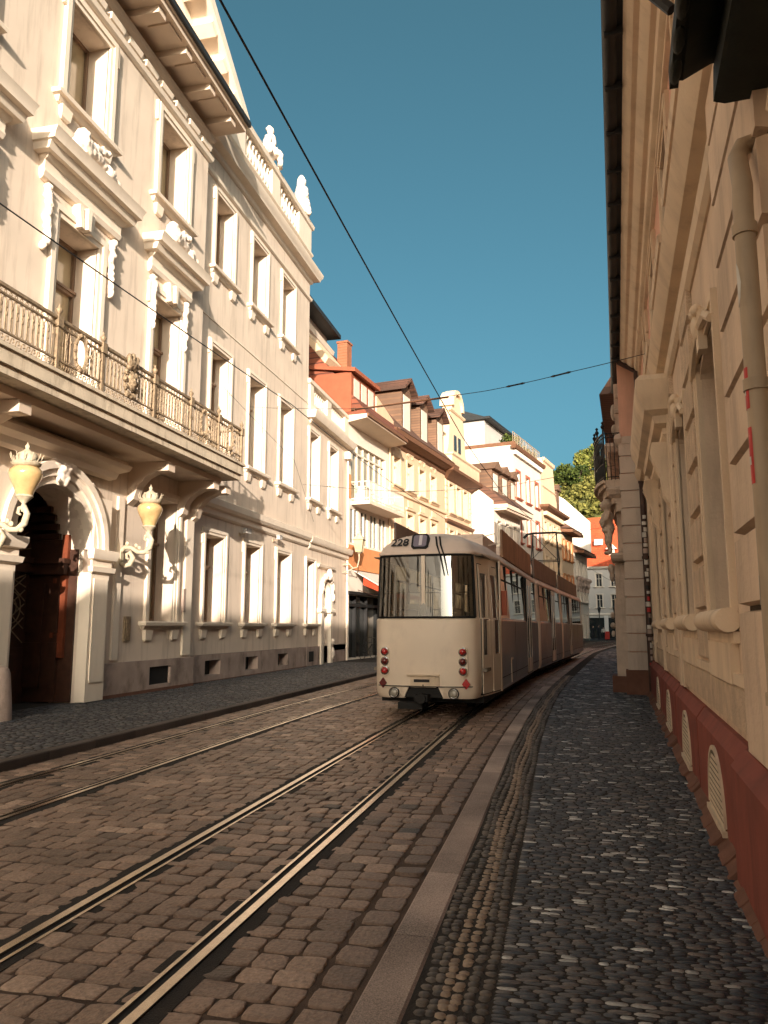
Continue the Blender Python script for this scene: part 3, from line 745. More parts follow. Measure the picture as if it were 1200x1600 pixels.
for sg in (-1, 1):
    d.box(XD+sg*.5-.42, XD+sg*.5+.42, yd-.05, yd, .3, 1.2); d.box(XD+sg*.5-.3, XD+sg*.5+.3, yd-.08, yd-.05, .42, 1.08)
d.box(XD-1.1, XD+1.1, yd-.14, yd, 2.72, 2.92); d.box(XD-1.12, XD+1.12, yd-.2, yd, 2.92, 3.02); d.box(XD-.06, XD+.06, yd-.1, yd, .1, 2.72)
d.build('door', 'wood', PAL)
rp = MB(); rd = MB()
rp.box(XD+RD-.05, XD+RD-.004, YR+.10, yd, .12, 3.2); rp.box(XD+RD-.12, XD+RD-.051, YR+.42, yd, .12, 3.4); rd.box(XD+RD-.13, XD+RD-.051, YR+.28, YR+.415, 1.0, 2.66); rd.box(XD+RD-.13, XD+RD-.051, YR+.28, YR+.415, 3.01, 3.5); rd.box(XD+RD-.16, XD+RD-.121, YR+.5, YR+.56, 1.4, 2.6)
rp.box(XD+RD-.17, XD+RD-.121, YR+.4, YR+.66, .4, 1.3); rp.box(XD+RD-.17, XD+RD-.121, YR+.4, YR+.66, 1.5, 2.5); rp.box(XD+RD-.17, XD+RD-.121, YR+.76, yd, .4, 1.3); rp.box(XD+RD-.17, XD+RD-.121, YR+.76, yd, 1.5, 2.5); rp.box(XD+RD-.22, XD+RD-.1, YR+.28, yd, 2.68, 2.9); rp.box(XD+RD-.28, XD+RD-.1, YR+.24, yd, 2.9, 3.0)
for k in range(5):
    a = math.pi*(.02+k*.06); r_ = RD-.06; rp.box(XD+r_*math.cos(a)-.04, XD+r_*math.cos(a)+.04, YR+.5, yd, 3.2+r_*math.sin(a)-.06, 3.2+r_*math.sin(a)+.06)
rp.build('shaded_jamb_panel', 'wood', PAL); rd.build('lit_jamb_moulding', 'redwood', PAL)  # red strips on dark panels: sun and shade put into the wood colours
gr = MB()
for sg in (-1, 1):
    cx = XD+sg*.5
    for k in range(10):
        z0 = 1.3+k*.28
        gr.tube([(cx-.34, yd-.06, min(z0, 2.68)), (cx+.34, yd-.06, min(z0+.5, 2.68))], .012, 5); gr.tube([(cx-.34, yd-.07, min(z0+.5, 2.68)), (cx+.34, yd-.07, min(z0, 2.68))], .012, 5)
        if z0 > 2.4: break
    for r_ in (.12, .24): gr.ring((cx, yd-.06, 2.0), r_, r_*1.3, .012, 14)
for k in range(9):
    a = math.pi*(k+.5)/9; gr.tube([(XD, yd-.06, 3.05), (XD+.95*math.cos(a), yd-.06, 3.05+1.0*math.sin(a))], .014, 5)
gr.build('door_grille', 'bronze', PAL)
# small fittings that are parts of the wall
q = MB(); q.box(22.95, 23.2, -.05, .01, 1.55, 1.85); q.build('house_plate', 'greystone', PAL)
q = MB(); q.box(18.3, 18.42, YR-.06, YR+.01, 2.0, 2.6); q.build('brass_plate', 'greystone', PAL)
q = MB(); q.box(15.62, 15.86, YR-.05, YR+.01, 1.3, 1.85); q.box(15.66, 15.82, YR-.065, YR-.05, 1.36, 1.79)
for k in range(5): q.box(15.70, 15.78, YR-.075, YR-.065, 1.42+k*.07, 1.46+k*.07)
q.build('intercom_panel', 'bronze', PAL)

# wall lanterns
def lantern(x, label):
    t = thing('wall_lantern', label, 'lantern', (-9.6, x, 3.15), rad(90), 'lanterns beside the palace door')
    b = MB(); b.box(-.09, .09, -.05, 0, -.22, .22); b.box(-.06, .06, -.09, -.05, -.16, .16)
    b.tube([(0, -.05, -.12), (0, -.16, -.2), (0, -.3, -.16), (0, -.36, -.02), (0, -.28, .1), (0, -.2, .06), (0, -.2, -.03), (0, -.26, -.05)], [.05, .055, .06, .06, .05, .04, .03, .02], 7)
    b.tube([(0, -.05, .12), (0, -.15, .22), (0, -.32, .2), (0, -.48, .1), (0, -.64, .1), (0, -.76, .2), (0, -.8, .36), (0, -.74, .48), (0, -.64, .46), (0, -.62, .38), (0, -.68, .35)], [.05, .055, .05, .05, .055, .06, .055, .05, .04, .03, .02], 7)
    for yy, zz in ((-.2, .3), (-.5, .2), (-.42, .25), (-.7, .1)): b.blob((0, yy, zz), .035, .05, .05, 5)
    b.lathe([(.03, .4), (.05, .48), (.03, .54), (.09, .6), (.15, .66), (.13, .70)], (0, -.72, 0), 12)
    b.build('bracket', 'lampstone', t, smooth=True)
    g_ = MB(); g_.lathe([(.13, .68), (.15, .74), (.19, .84), (.245, .95), (.275, 1.04), (.27, 1.1), (.22, 1.16), (.15, 1.19)], (0, -.72, 0), 24); g_.build('globe', 'amber', t, smooth=True)
    c = MB(); c.lathe([(.17, 1.17), (.23, 1.2), (.245, 1.24), (.2, 1.26), (.17, 1.31), (.185, 1.34), (.15, 1.41), (.06, 1.46), (.03, 1.5), (.045, 1.54), (.015, 1.58), (.002, 1.62)], (0, -.72, 0), 20)
    for k in range(12):
        a = k*math.pi/6; c.tube([(.2*math.cos(a), -.72+.2*math.sin(a), 1.25), (.25*math.cos(a), -.72+.25*math.sin(a), 1.33), (.27*math.cos(a), -.72+.27*math.sin(a), 1.40)], .008, 4)
    c.build('crown_cap', 'lampstone', t, smooth=True)
    return t
lantern(15.3, 'amber globe wall lantern between the arched portal and the first tall ground floor window')
lantern(11.2, 'amber globe wall lantern hanging before the arched doorway, above the grey guard stone')
# statues along the parapet
def statue(x, z, label, kind):
    el = []
    if kind == 'seated':
        el += [(0, .1, .2, .3, .3, .2), (0, -.06, .42, .28, .3, .2)]+limb((-.05, .08, .5), (.02, .0, 1.05), .26, .24)+[(.04, -.02, 1.42, .13, .15, .17), (-.04, .03, 1.46, .15, .16, .15)]
        el += limb((.12, -.1, .5), (.3, -.42, .48), .17, .13)+limb((.3, -.42, .46), (.32, -.44, .05), .12, .1)+limb((-.12, -.1, .5), (.02, -.4, .44), .17, .13)+limb((.02, -.42, .42), (.1, -.45, .05), .12, .1)
        el += limb((.24, -.02, 1.05), (.34, -.2, .72), .1, .08)+limb((.34, -.2, .7), (.1, -.36, .66), .08, .06)+limb((-.24, .02, 1.05), (-.42, .05, .7), .1, .08)+[(-.45, .08, .5, .26, .16, .12), (-.5, .05, .3, .2, .2, .2)]
    else:
        el += [(0, .05, .15, .32, .3, .18)]+limb((0, .02, .3), (0, 0, .85), .33, .24)+limb((0, 0, .9), (.02, -.02, 1.12), .27, .24)+[(.06, -.05, 1.52, .14, .16, .19), (-.02, .04, 1.56, .18, .2, .2), (.02, .0, 1.75, .12, .14, .1), (-.06, .1, 1.34, .14, .12, .2)]
        el += limb((.27, -.02, 1.12), (.32, -.2, .78), .1, .08)+limb((.32, -.2, .76), (.05, -.3, .8), .08, .06)+limb((-.27, .0, 1.12), (-.3, -.16, .76), .1, .09)+limb((-.3, -.16, .74), (-.02, -.3, .66), .08, .06)
        el += limb((.1, -.2, .5), (.26, -.3, .08), .16, .12)+limb((-.1, -.2, .5), (-.02, -.34, .08), .16, .12)
    me = meta(el, .035, amp=.035, fr=7); me.materials.append(M['carve'])
    o = inst('roof_statue', me, None, (-9.95 if x > 22 else -10.4, x, z), (0, 0, rad(90+25))); o.scale = (.92 if x > 22 else .8,)*3
    return tag(o, label, 'statue')
statue(24.4, 18.46, 'white stone seated figure in a veil on the palace parapet, nearer the gable', 'seated')
statue(27.95, 18.46, 'white stone figure with upswept hair and folded arms at the corner of the palace parapet', 'bust')
o = statue(21.7, 18.46, 'small white stone figure peeping out from behind the palace pediment', 'bust')
# guard stone, floodlight, cameras
g_ = MB(); g_.lathe([(.26, .1), (.25, .3), (.22, .6), (.19, .86), (.16, .93), (.08, .97)], (0, 0, 0), 14); tag(g_.build('guard_stone', 'greystone', None, (-9.1, 11.15, 0), smooth=True), 'grey tapering guard stone standing left of the arched palace door', 'guard stone')
def camera_fit(loc, label, big):
    t = thing('security_camera', label, 'camera', loc, rad(90), 'cameras on the palace front')
    a = MB(); a.box(-.05, .05, -.03, 0, -.06, .06); a.tube([(0, -.02, 0), (0, -.18, .02), (0, -.22, .06)], .018, 6); a.build('bracket', 'pipe', t)
    b = MB(); b.box(-.06, .30 if big else .2, -.28, -.16, .04, .17); b.box(-.09, .33 if big else .22, -.30, -.14, .17, .19); b.build('housing', 'greywhite', t)
camera_fit((-9.85, 22.4, 5.0-.5), 'security camera on the palace wall below the balcony end', True)
camera_fit((-9.85, 25.3, 4.62), 'security camera above the third ground floor window of the palace wing', False)
# ------------------------------------------------------------------ the lower wing next to the palace
WG = thing('townhouse', 'white two storey wing with roof balustrade and arched carved doorway, joined to the palace', 'building', (-9.85, 28.9, 0), rad(90))
w = MB()
facade(w, .01, 5.85, .85, 10.45, [(.0+.05, 1.05, 1.75, 4.25), (2.05, 3.05, .1, 3.0, 'arch'), (.25, 1.35, 6.75, 9.55), (3.0, 4.1, 6.75, 9.55)], .55, 10)
facade(w, .01, 5.85, .05, .85, [(2.05, 3.05, .05, .84)], .5, close=False)
w.build('wall', 'plaster', WG)
window(WG, .55, 1.75, 1.0, 2.5, transom=.62, sw=.14); window(WG, .8, 6.75, 1.1, 2.8); window(WG, 3.55, 6.75, 1.1, 2.8)
q = MB(); q.box(.02, 1.7, -.08, .03, .05, .84); q.build('plinth', 'greystone', WG); q = MB(); q.box(3.5, 5.83, -.05, .03, .05, .6); q.build('plinth', 'greystone', WG)
q = MB(); q.box(.3, .9, -.087, -.07, .26, .66); q.build('cellar_grille', 'cellar', WG)
q = MB()
q.mold(.3, 5.85, [(4.72, .04), (4.78, .10), (4.94, .12), (4.96, .2), (5.04, .26), (5.2, .28), (5.28, .10)])
q.build('string_course', 'trim', WG); q = MB()
q.mold(.3, 5.85, [(9.9, .03), (9.95, .1), (10.05, .12), (10.08, .3), (10.2, .36), (10.36, .4), (10.44, .3)])
q.box(.05, 5.84, -.1, .3, 10.46, 10.75); q.build('cornice', 'trim', WG); q = MB(); q.mold(.05, 5.84, [(11.5, .06), (11.54, .12), (11.68, .14), (11.74, .05)]); q.box(.05, 5.84, .01, .3, 11.5, 11.74)
for a, b in ((.05, .5), (2.4, 3.0), (5.2, 5.84)): q.box(a, b, -.08, .28, 10.75, 11.5)
q.build('parapet', 'trim', WG)
br = MB(); br.lathe(baluster_prof(.75, .08), n=8); bme2 = br.mesh('baluster', 'trim', True)
for a, b in ((.5, 2.4), (3.0, 5.2)):
    n = int((b-a)/.23)
    for k in range(n): inst('baluster', bme2, WG, (a+(k+.5)*(b-a)/n, .1, 10.75))
q = MB()
q.arc_band(2.55, 3.0, .5, .62, -.1, .02); q.arc_band(2.55, 3.0, .63, .78, -.16, .02)
for sx in (1.88, 3.22): q.box(sx-.16, sx+.16, -.14, .02, .1, 3.0); q.mold(sx-.16, sx+.16, [(2.2, .15), (2.26, .2), (2.36, .2), (2.4, .14)])
q.mold(1.5, 3.6, [(4.05, .05), (4.1, .12), (4.2, .16), (4.24, .05)])
q.build('door_surround', 'trim', WG)
el = [(2.55, -.2, 3.75, .3, .16, .2), (2.2, -.16, 3.7, .16, .12, .16), (2.95, -.16, 3.65, .18, .12, .2), (3.25, -.14, 3.3, .13, .1, .25), (3.3, -.14, 2.9, .1, .1, .2), (1.85, -.14, 3.3, .13, .1, .25), (2.55, -.22, 3.95, .12, .1, .12), (3.35, -.12, .5, .2, .12, .3), (3.3, -.14, 1.0, .16, .12, .14)]
inst('door_carving', meta(el, .04, amp=.04, fr=10), WG).data.materials.append(M['carve'])
q = MB(); q.box(2.05, 3.05, .42, .48, .1, 3.5); q.box(2.15, 2.95, .38, .42, 1.2, 2.1); q.box(2.05, 3.05, .3, .42, 2.3, 2.45); q.build('door', 'redwood', WG)
g_ = MB()
for k in range(7): g_.tube([(2.2, .36, 1.2+k*.12), (2.9, .36, 1.4+k*.12)], .012, 4); g_.tube([(2.9, .35, 1.2+k*.12), (2.2, .35, 1.4+k*.12)], .012, 4)
g_.build('door_grille', 'bronze', WG)
q = MB(); q.tube([(5.7, -.1, .1), (5.7, -.1, 4.7)], .05, 8); q.tube([(5.7, -.1, 5.3), (5.7, -.1, 9.9)], .05, 8); q.box(5.4, 5.78, -.3, -.02, 9.5, 9.85); q.build('downpipe', 'trim', WG)

# taller block standing back behind the wing
BK = thing('back_building', 'tall pale block with a dark roof edge rising behind the wing balustrade, beside the palace', 'building', (-12.6, 29.2, 0), rad(90))
w = MB(); facade(w, 0, 10.9, .05, 17.9, [], 0, 8); w.build('wall', 'greywhite', BK)
q = MB(); q.mold(0, 10.9, [(16.5, .05), (16.6, .14), (16.8, .16), (16.9, .3), (17.2, .36), (17.4, .1)]); q.build('cornice', 'trim', BK)
q = MB(); q.prism([(-.75, 17.91), (8, 17.91), (4, 20.0), (-.75, 18.15)], 0, -.3, 11.2); q.build('roof', 'zinc', BK)

# ------------------------------------------------------------------ row of houses further along the left side
def house(name, label, p, ang): return thing(name, label, 'building', (p[0], p[1], 0), rad(90-ang))
# B3 shop house
H3 = house('shop_house', 'narrow white and orange shop house with balcony, awning, red dormer and brick chimney', (-9.85, 34.76), 7.6)
L3 = 5.7
w = MB(); facade(w, 0, L3, .05, 11.4, [(.35, 5.4, .15, 3.15), (.45, 1.45, 5.55, 7.35), (1.75, 2.75, 5.55, 7.35), (3.05, 4.05, 5.55, 7.35), (4.35, 5.35, 5.55, 7.35), (.5, 5.3, 7.75, 10.6)], .9, 9); w.build('wall', 'white', H3)
for x in (.95, 2.25, 3.55, 4.85): window(H3, x, 5.55, 1.0, 1.8, .12, 0, 0, pane='pane', sash='sashw', sill=False, transom=0)
q = MB()
for x in (.5, 1.5, 2.3, 3.1, 3.9, 4.7, 5.22): q.box(x, x+.12, .10, .20, 7.75, 10.6)
q.box(.5, 5.3, .09, .21, 10.1, 10.2); q.box(.5, 5.3, .09, .21, 8.5, 8.56); q.build('glazing_frame', 'sashw', H3)
q = MB(); q.quad((.5, .17, 7.75), (5.3, .17, 7.75), (5.3, .17, 10.6), (.5, .17, 10.6)); q.build('pane', 'blind', H3)
q = MB(); q.box(.0, L3, -.06, .01, 4.35, 5.5); q.box(.02, .42, -.05, .4, 7.75, 8.9); q.build('fascia', 'orange', H3)
q = MB(); q.box(.5, 5.6, -1.0, .02, 7.45, 7.62); q.build('balcony_slab', 'soffit', H3)
q = MB()
for z in (7.72, 8.55): q.box(.55, 5.55, -.97, -.94, z, z+.04); q.box(.55, .58, -.94, 0, z, z+.04); q.box(5.52, 5.55, -.94, 0, z, z+.04)
for k in range(34): q.box(.56+k*.15, .585+k*.15, -.965, -.945, 7.6, 8.56)
for k in range(6): q.box(.555, .575, -.94+k*.15, -.92+k*.15, 7.6, 8.56)
q.build('balcony_railing', 'sashw', H3)
q = MB(); q.box(.9, 1.7, -.55, -.2, 7.63, 8.35); q.box(.85, 1.75, -.6, -.1, 8.351, 8.4); q.build('balcony_cabinet', 'sashw', H3)
q = MB(); q.prism([(-1.05, 11.55), (.02, 11.4), (.02, 11.75), (-1.05, 11.75)], 0, -.05, L3+.1); q.build('eave', 'soffit', H3)
q = MB(); q.box(-.05, L3+.1, -1.14, -1.055, 11.62, 11.78); q.build('gutter', 'brownwood', H3)
q = MB(); q.prism([(-1.0, 11.76), (-1.0, 11.86), (3.2, 17.0), (8, 11.86), (8, 11.76)], 0, -.05, L3+.1); q.prism([(1.6, 14.9), (3.2, 16.98), (6, 14)], 0, L3+.1, 9.0)
roof3 = q.build('roof', 'rooftile', H3)
q = MB(); q.box(5.0, 5.65, 2.2, 2.8, 14.5, 17.55); q.box(4.95, 5.7, 2.15, 2.85, 17.55, 17.66); q.build('chimney', 'brick', roof3)
q = MB(); q.prism([(1.2, 14.5), (2.6, 16.25), (2.5, 16.6), (1.0, 14.8)], 0, -.05, 1.7); q.build('gable_coping', 'cream', roof3)
q = MB(); q.box(-.1, 3.05, -.25, 3.0, 11.9, 13.9); dm = q.build('dormer', 'redwall', H3)
q = MB(); q.prism([(-.5, 13.85), (3.4, 14.5), (3.4, 14.62), (-.5, 14.05)], 0, -.25, 3.2); q.build('dormer_roof', 'redwall', dm)
q = MB()
for x in (.2, 1.15, 2.1): q.box(x, x+.7, -.27, -.251, 12.1, 13.65)
q.build('dormer_window', 'sashw', dm)
sf = MB(); sf.box(.35, 5.4, .5, .55, .15, 3.15); sf.build('shop_window', 'shopdark', H3)
q = MB()
for x in (.35, 1.9, 3.4, 5.3): q.box(x, x+.1, .3, .49, .15, 3.1)
q.box(.35, 5.4, .25, .49, 2.6, 2.75); q.box(.2, 5.5, -.1, .02, 3.15, 3.3); q.build('shop_frame', 'black', H3)
AW = thing('awning', 'pale sloping shop awning with a red lettered valance over the dark shopfront', 'awning', (-9.85, 34.76, 0), rad(90-7.6))
q = MB(); q.prism([(-.05, 4.3), (-1.9, 3.25), (-1.9, 3.21), (-.05, 4.25)], 0, .9, 5.6); q.build('cloth', 'awning', AW)
q = MB(); q.prism([(-.5, 3.95), (-1.86, 3.19), (-1.86, 3.05), (-.5, 3.6)], 0, .93, .97); q.box(.95, 5.55, -1.9, -1.87, 3.0, 3.2); q.build('valance', 'redcloth', AW)
q = MB()
for x in (1.4, 5.0): q.tube([(x, -.02, 3.4), (x, -.9, 3.1), (x, -1.85, 3.18)], .02, 6)
q.build('folding_arm', 'chrome', AW)
# bicycles by the shop window
def bicycle(x, y, rz, label):
    t = thing('bicycle', label, 'bicycle', (x, y, KHL), rz, 'bicycles parked by the shop')
    for xx, n in ((-.52, 'rear'), (.52, 'front')):
        a = MB(); a.ring((xx, 0, .34), .33, .33, .017, 22); a.tube([(xx, -.04, .34), (xx, .04, .34)], .025, 6)
        for k in range(8): an = k*math.pi/4; a.tube([(xx, 0, .34), (xx+.32*math.cos(an), 0, .34+.32*math.sin(an))], .003, 3)
        a.build('wheel', 'rubber', t)
    f = MB()
    for p_, q_ in (((-.52, 0, .34), (-.1, 0, .3)), ((-.1, 0, .3), (-.2, 0, .8)), ((-.2, 0, .76), (.36, 0, .78)), ((-.1, 0, .3), (.38, 0, .7)), ((-.52, 0, .34), (-.18, 0, .72)), ((.36, 0, .9), (.52, 0, .34))): f.tube([p_, q_], .018, 6)
    f.build('frame', 'black', t)
    s_ = MB(); s_.blob((-.22, 0, .86), .13, .07, .035, 6); s_.build('saddle', 'rubber', t)
    h = MB(); h.tube([(.3, -.28, .98), (.36, -.1, 1.02), (.36, .1, 1.02), (.3, .28, .98)], .014, 6); h.tube([(.36, 0, .9), (.36, 0, 1.02)], .014, 6); h.build('handlebar', 'chrome', t)
bicycle(-9.1, 36.0, rad(75), 'dark bicycle leaning nearest the white doorway corner of the shopfront')
bicycle(-8.75, 37.9, rad(70), 'dark bicycle with a silver handlebar parked closest to the tram in front of the shop')
# person seen in the shop shade
def person(x, y, z, rz, label, top, bottom, h=1.7, group=None, pose=0):
    t = thing('person', label, 'person', (x, y, z), rz, group)
    s = h/1.75
    el = []
    for sg in (-1, 1):
        st = .10*sg*(1 if pose else .3)
        el += limb((sg*.10, 0, .9), (sg*.11, -st, .48), .105, .075, 5)+limb((sg*.11, -st, .46), (sg*.11, -st*.4+.02, .09), .075, .05, 5)+[(sg*.12, -.06-st*.4, .05, .055, .13, .05)]
    be = el
    me = meta(be+[(0, 0, .93, .17, .12, .12)], .05); me.materials.append(M[bottom]); o = inst('trousers', me, t); o.scale = (s,)*3
    el = [(0, 0, 1.02, .17, .11, .14), (0, 0, 1.2, .18, .115, .16), (0, 0, 1.36, .21, .11, .12)]
    for sg in (-1, 1): el += limb((sg*.2, 0, 1.4), (sg*.27, .03, 1.12), .065, .05, 4)+limb((sg*.27, .03, 1.12), (sg*.24, -.1, .88), .05, .04, 4)
    me = meta(el, .05); me.materials.append(M[top]); o = inst('jacket', me, t); o.scale = (s,)*3
    me = meta([(0, 0, 1.52, .055, .055, .08), (0, -.01, 1.64, .08, .095, .115), (0, -.1, 1.62, .02, .03, .03)], .03); me.materials.append(M['skin']); o = inst('head', me, t); o.scale = (s,)*3
    me = meta([(0, .025, 1.69, .09, .10, .09)], .03); me.materials.append(M['darkcloth']); o = inst('hair', me, t); o.scale = (s,)*3
    return t
person(-8.3, 38.3, KHL, rad(20), 'person in dark clothes standing in the shade under the shop awning', 'darkcloth', 'darkcloth', 1.72)
# old street lantern on a scrolled wall bracket at the corner of the wing
SL = thing('wall_street_lamp', 'four sided glass street lantern on a wall bracket before the orange fascia', 'street lamp', (-9.85, 34.2, 4.2), rad(90))
q = MB(); q.tube([(0, 0, .25), (0, -.25, .35), (0, -.5, .1), (0, -.7, .15), (0, -.78, .5), (0, -.78, .78)], .03, 6); q.ring((0, -.35, .2), .0, .1, .02, 8); q.tube([(0, 0, -.1), (0, -.3, .0), (0, -.55, .12)], .025, 6); q.build('bracket', 'lampstone', SL)
q = MB(); q.add([(sx*.13, -.78+sy*.13, .85) for sx, sy in ((-1, -1), (1, -1), (1, 1), (-1, 1))]+[(sx*.22, -.78+sy*.22, 1.4) for sx, sy in ((-1, -1), (1, -1), (1, 1), (-1, 1))], [(0, 1, 5, 4), (1, 2, 6, 5), (2, 3, 7, 6), (3, 0, 4, 7), (3, 2, 1, 0), (4, 5, 6, 7)]); q.build('glass_case', 'lampglass', SL)
q = MB()
for sx, sy in ((-1, -1), (1, -1), (1, 1), (-1, 1)): q.tube([(sx*.135, -.78+sy*.135, .84), (sx*.225, -.78+sy*.225, 1.41)], .012, 4)
q.add([(sx*.28, -.78+sy*.28, 1.41) for sx, sy in ((-1, -1), (1, -1), (1, 1), (-1, 1))]+[(sx*.1, -.78+sy*.1, 1.62) for sx, sy in ((-1, -1), (1, -1), (1, 1), (-1, 1))], [(0, 1, 5, 4), (1, 2, 6, 5), (2, 3, 7, 6), (3, 0, 4, 7), (3, 2, 1, 0), (4, 5, 6, 7)])
q.lathe([(.08, 1.62), (.1, 1.68), (.05, 1.76), (.02, 1.8), (.04, 1.86), (.005, 1.95)], (0, -.78, 0), 8); q.lathe([(.04, .76), (.1, .8), (.16, .84)], (0, -.78, 0), 8); q.build('lamp_hood', 'lampstone', SL)

q = MB(); q.prism([(3.2, 11.8), (5.85, 11.8), (5.85, 12.9), (3.2, 13.6)], 1, -.3, .3); q.build('party_wall', 'cream', roof3)
# B4 cream house with brown dormers
H4 = house('cream_house', 'cream coloured house with three brown shingled dormers on its tiled roof', (-9.08, 40.5), 9.7); L4 = 9.9
w = MB(); cs = (1.2, 3.3, 5.4, 7.5)
h4 = [(c-.45, c+.45, a, b) for c in cs for a, b in ((9.5, 11.15), (6.0, 8.1), (1.6, 4.0))]
facade(w, 0, L4, .05, 12.0, h4, .35, 9); w.build('wall', 'cream', H4)
for c in cs:
    window(H4, c, 9.5, .9, 1.65, .35, .14, .05, pane='pane', sash='sashw', trim='creamtrim', brackets=False, transom=.65)
    window(H4, c, 6.0, .9, 2.1, .35, .14, .05, pane='pane', sash='sashw', trim='creamtrim', brackets=False, transom=.65)
    window(H4, c, 1.6, .9, 2.4, .35, .14, .05, pane='pane', sash='sashw', trim='creamtrim', brackets=False, transom=.65)
q = MB(); q.mold(0, L4, [(9.0, .03), (9.05, .12), (9.2, .14), (9.24, .04)]); q.build('string_course', 'creamtrim', H4); q = MB(); q.mold(0, L4, [(5.0, .03), (5.05, .12), (5.2, .14), (5.24, .04)]); q.build('string_course', 'creamtrim', H4)
for c in cs: q = MB(); q.mold(c-.6, c+.6, [(8.3, .03), (8.35, .12), (8.45, .14), (8.5, .03)]); q.box(c-.4, c+.4, -.05, .01, 8.52, 8.9); q.arc_band(c, 11.33, .35, .6, -.06, .01, .4, math.pi-.4, 8); q.build('window_trim', 'creamtrim', H4)
q = MB(); q.mold(0, L4, [(11.7, .04), (11.8, .15), (11.95, .2), (12.0, .5), (12.1, .75), (12.35, .8), (12.4, .6)])
q.build('eave', 'brownwood', H4)
q = MB(); q.prism([(-.75, 12.42), (4.2, 17.6), (9.2, 12.42)], 0, .0, L4); r4 = q.build('roof', 'roofbrown', H4)
q = MB(); q.tube([(-.1, -.7, 12.2), (-.25, -.6, 11.9), (-.2, -.15, 11.5), (-.1, -.1, 11.2), (-.1, -.1, .2)], .06, 7); q.build('downpipe', 'creamtrim', H4)
for x0, x1, zt, ztop in ((1.6, 3.15, 15.3, 15.9), (4.7, 6.15, 15.2, 15.75), (7.8, 9.25, 15.2, 15.75)):
    q = MB(); q.box(x0, x1, -.15, 4, 12.45, zt); q.prism([(x0, zt), (x1, zt), ((x0+x1)/2, ztop)], 1, -.15, 4); dm = q.build('dormer', 'shingle', H4)
    q = MB(); xm = (x0+x1)/2; q.prism([(x0-.3, zt-.12), (xm, ztop+.02), (x1+.3, zt-.12), (x1+.3, zt+.05), (xm, ztop+.2), (x0-.3, zt+.05)], 1, -.5, 4); q.build('dormer_roof', 'roofbrown', dm)
    q = MB(); q.box(x0+.25, x1-.25, -.18, -.151, 12.8, zt-.3); q.build('dormer_window', 'sashw', dm)
# gabled bay house
H5 = house('gabled_house', 'cream house with a tall curled gable above a rusticated bay and small balcony', (-7.38, 50.4), 9.7); L5 = 5.9
w = MB(); c5 = (1.2, 2.9, 4.6)
facade(w, 0, L5, .05, 12.0, [(c-.42, c+.42, a, b) for c in c5 for a, b in ((9.3, 11.3), (6.0, 8.1), (1.6, 3.9))], .35, 9, y=-.0); w.build('wall', 'cream', H5)
for c in c5:
    for z, hh in ((9.3, 2.0), (6.0, 2.1), (1.6, 2.3)): window(H5, c, z, .84, hh, .35, .14, .05, pane='pane', sash='sashw', trim='creamtrim', brackets=False, transom=.65)
q = MB(); q.mold(.1, L5-.1, [(11.5, .05), (11.6, .2), (11.75, .35), (11.95, .75), (12.1, .8), (12.2, .7)]); q.mold(0, L5, [(8.5, .05), (8.6, .2), (8.75, .25), (8.8, .05)])
q.build('cornice', 'brownwood', H5)
q = MB()
for z in [6.0+.42*k for k in range(13)]: q.box(-.1, .35, -.07, .02, z, z+.38); q.box(L5-.35, L5, -.07, .02, z, z+.38)
q.mold(.2, L5-.2, [(12.21, .55), (12.3, .6), (13.0, .6), (13.1, .7), (13.2, .7), (13.25, .5)])
q.build('balcony_parapet', 'creamtrim', H5)
gp = [(.3, 12.2), (L5-.3, 12.2), (L5-.4, 13.2), (L5-.9, 14.0), (L5-1.15, 15.2), (L5-1.3, 16.3), (L5-1.7, 16.8)]
for k in range(9):
    a = math.pi*k/8; gp.append((L5/2+1.05*math.cos(a), 17.2+1.3*math.sin(a)))
gp += [(1.7, 16.8), (1.3, 16.3), (1.15, 15.2), (.9, 14.0), (.4, 13.2)]
q = MB(); q.prism(gp, 1, .05, .75); q.build('gable', 'creamtrim', H5)
q = MB(); q.arc_band(L5/2, 17.1, 1.0, 1.32, -.12, .9); q.mold(L5/2-1.6, L5/2+1.6, [(16.6, .04), (16.7, .12), (16.8, .12), (16.85, .02)], .05); q.build('gable_curl', 'creamtrim', H5)
q = MB()
for x in (2.1, 3.1): q.box(x, x+.5, -.02, .049, 13.9, 15.0)
q.build('gable_window', 'pane', H5)
q = MB(); q.prism([(.76, 12.1), (8.5, 12.1), (8.5, 14), (4.4, 17.0), (.76, 16.0)], 0, .8, L5-.8); q.build('roof', 'roofbrown', H5)

# B5 low white house with firewall and brown dormers
H6 = house('low_white_house', 'low white house with bare side wall, three small brown dormers and wide eaves', (-4.75, 56.6), 14.); L6 = 6.6
w = MB(); c6 = (1.3, 3.3, 5.3)
facade(w, 0, L6, .05, 10.5, [(c-.45, c+.45, a, b) for c in c6 for a, b in ((7.6, 9.5), (4.2, 6.4), (1, 3))], .3, 8); w.build('wall', 'white', H6)
for c in c6:
    for z, hh in ((7.6, 1.9), (4.2, 2.2), (1, 2)): window(H6, c, z, .9, hh, .3, .12, .04, pane='pane', sash='sashw', trim='white', brackets=False, transom=0, ears=False)
q = MB(); q.prism([(0, 10.5), (8, 10.5), (8, 13.0), (4.2, 14.4), (0, 10.9)], 0, -.01, .3); q.build('side_gable', 'white', H6)
q = MB(); q.prism([(-1.1, 10.3), (.0, 10.35), (.0, 10.62), (-1.1, 10.6)], 0, .0, L6+.1)
for k in range(12): q.box(.1+k*.55, .25+k*.55, -1.0, .0, 10.18, 10.3)
q.build('eave', 'soffit', H6)
q = MB(); q.prism([(-1.15, 10.62), (4.2, 14.9), (8.2, 10.62)], 0, .05, L6+.1); q.build('roof', 'roofbrown', H6)
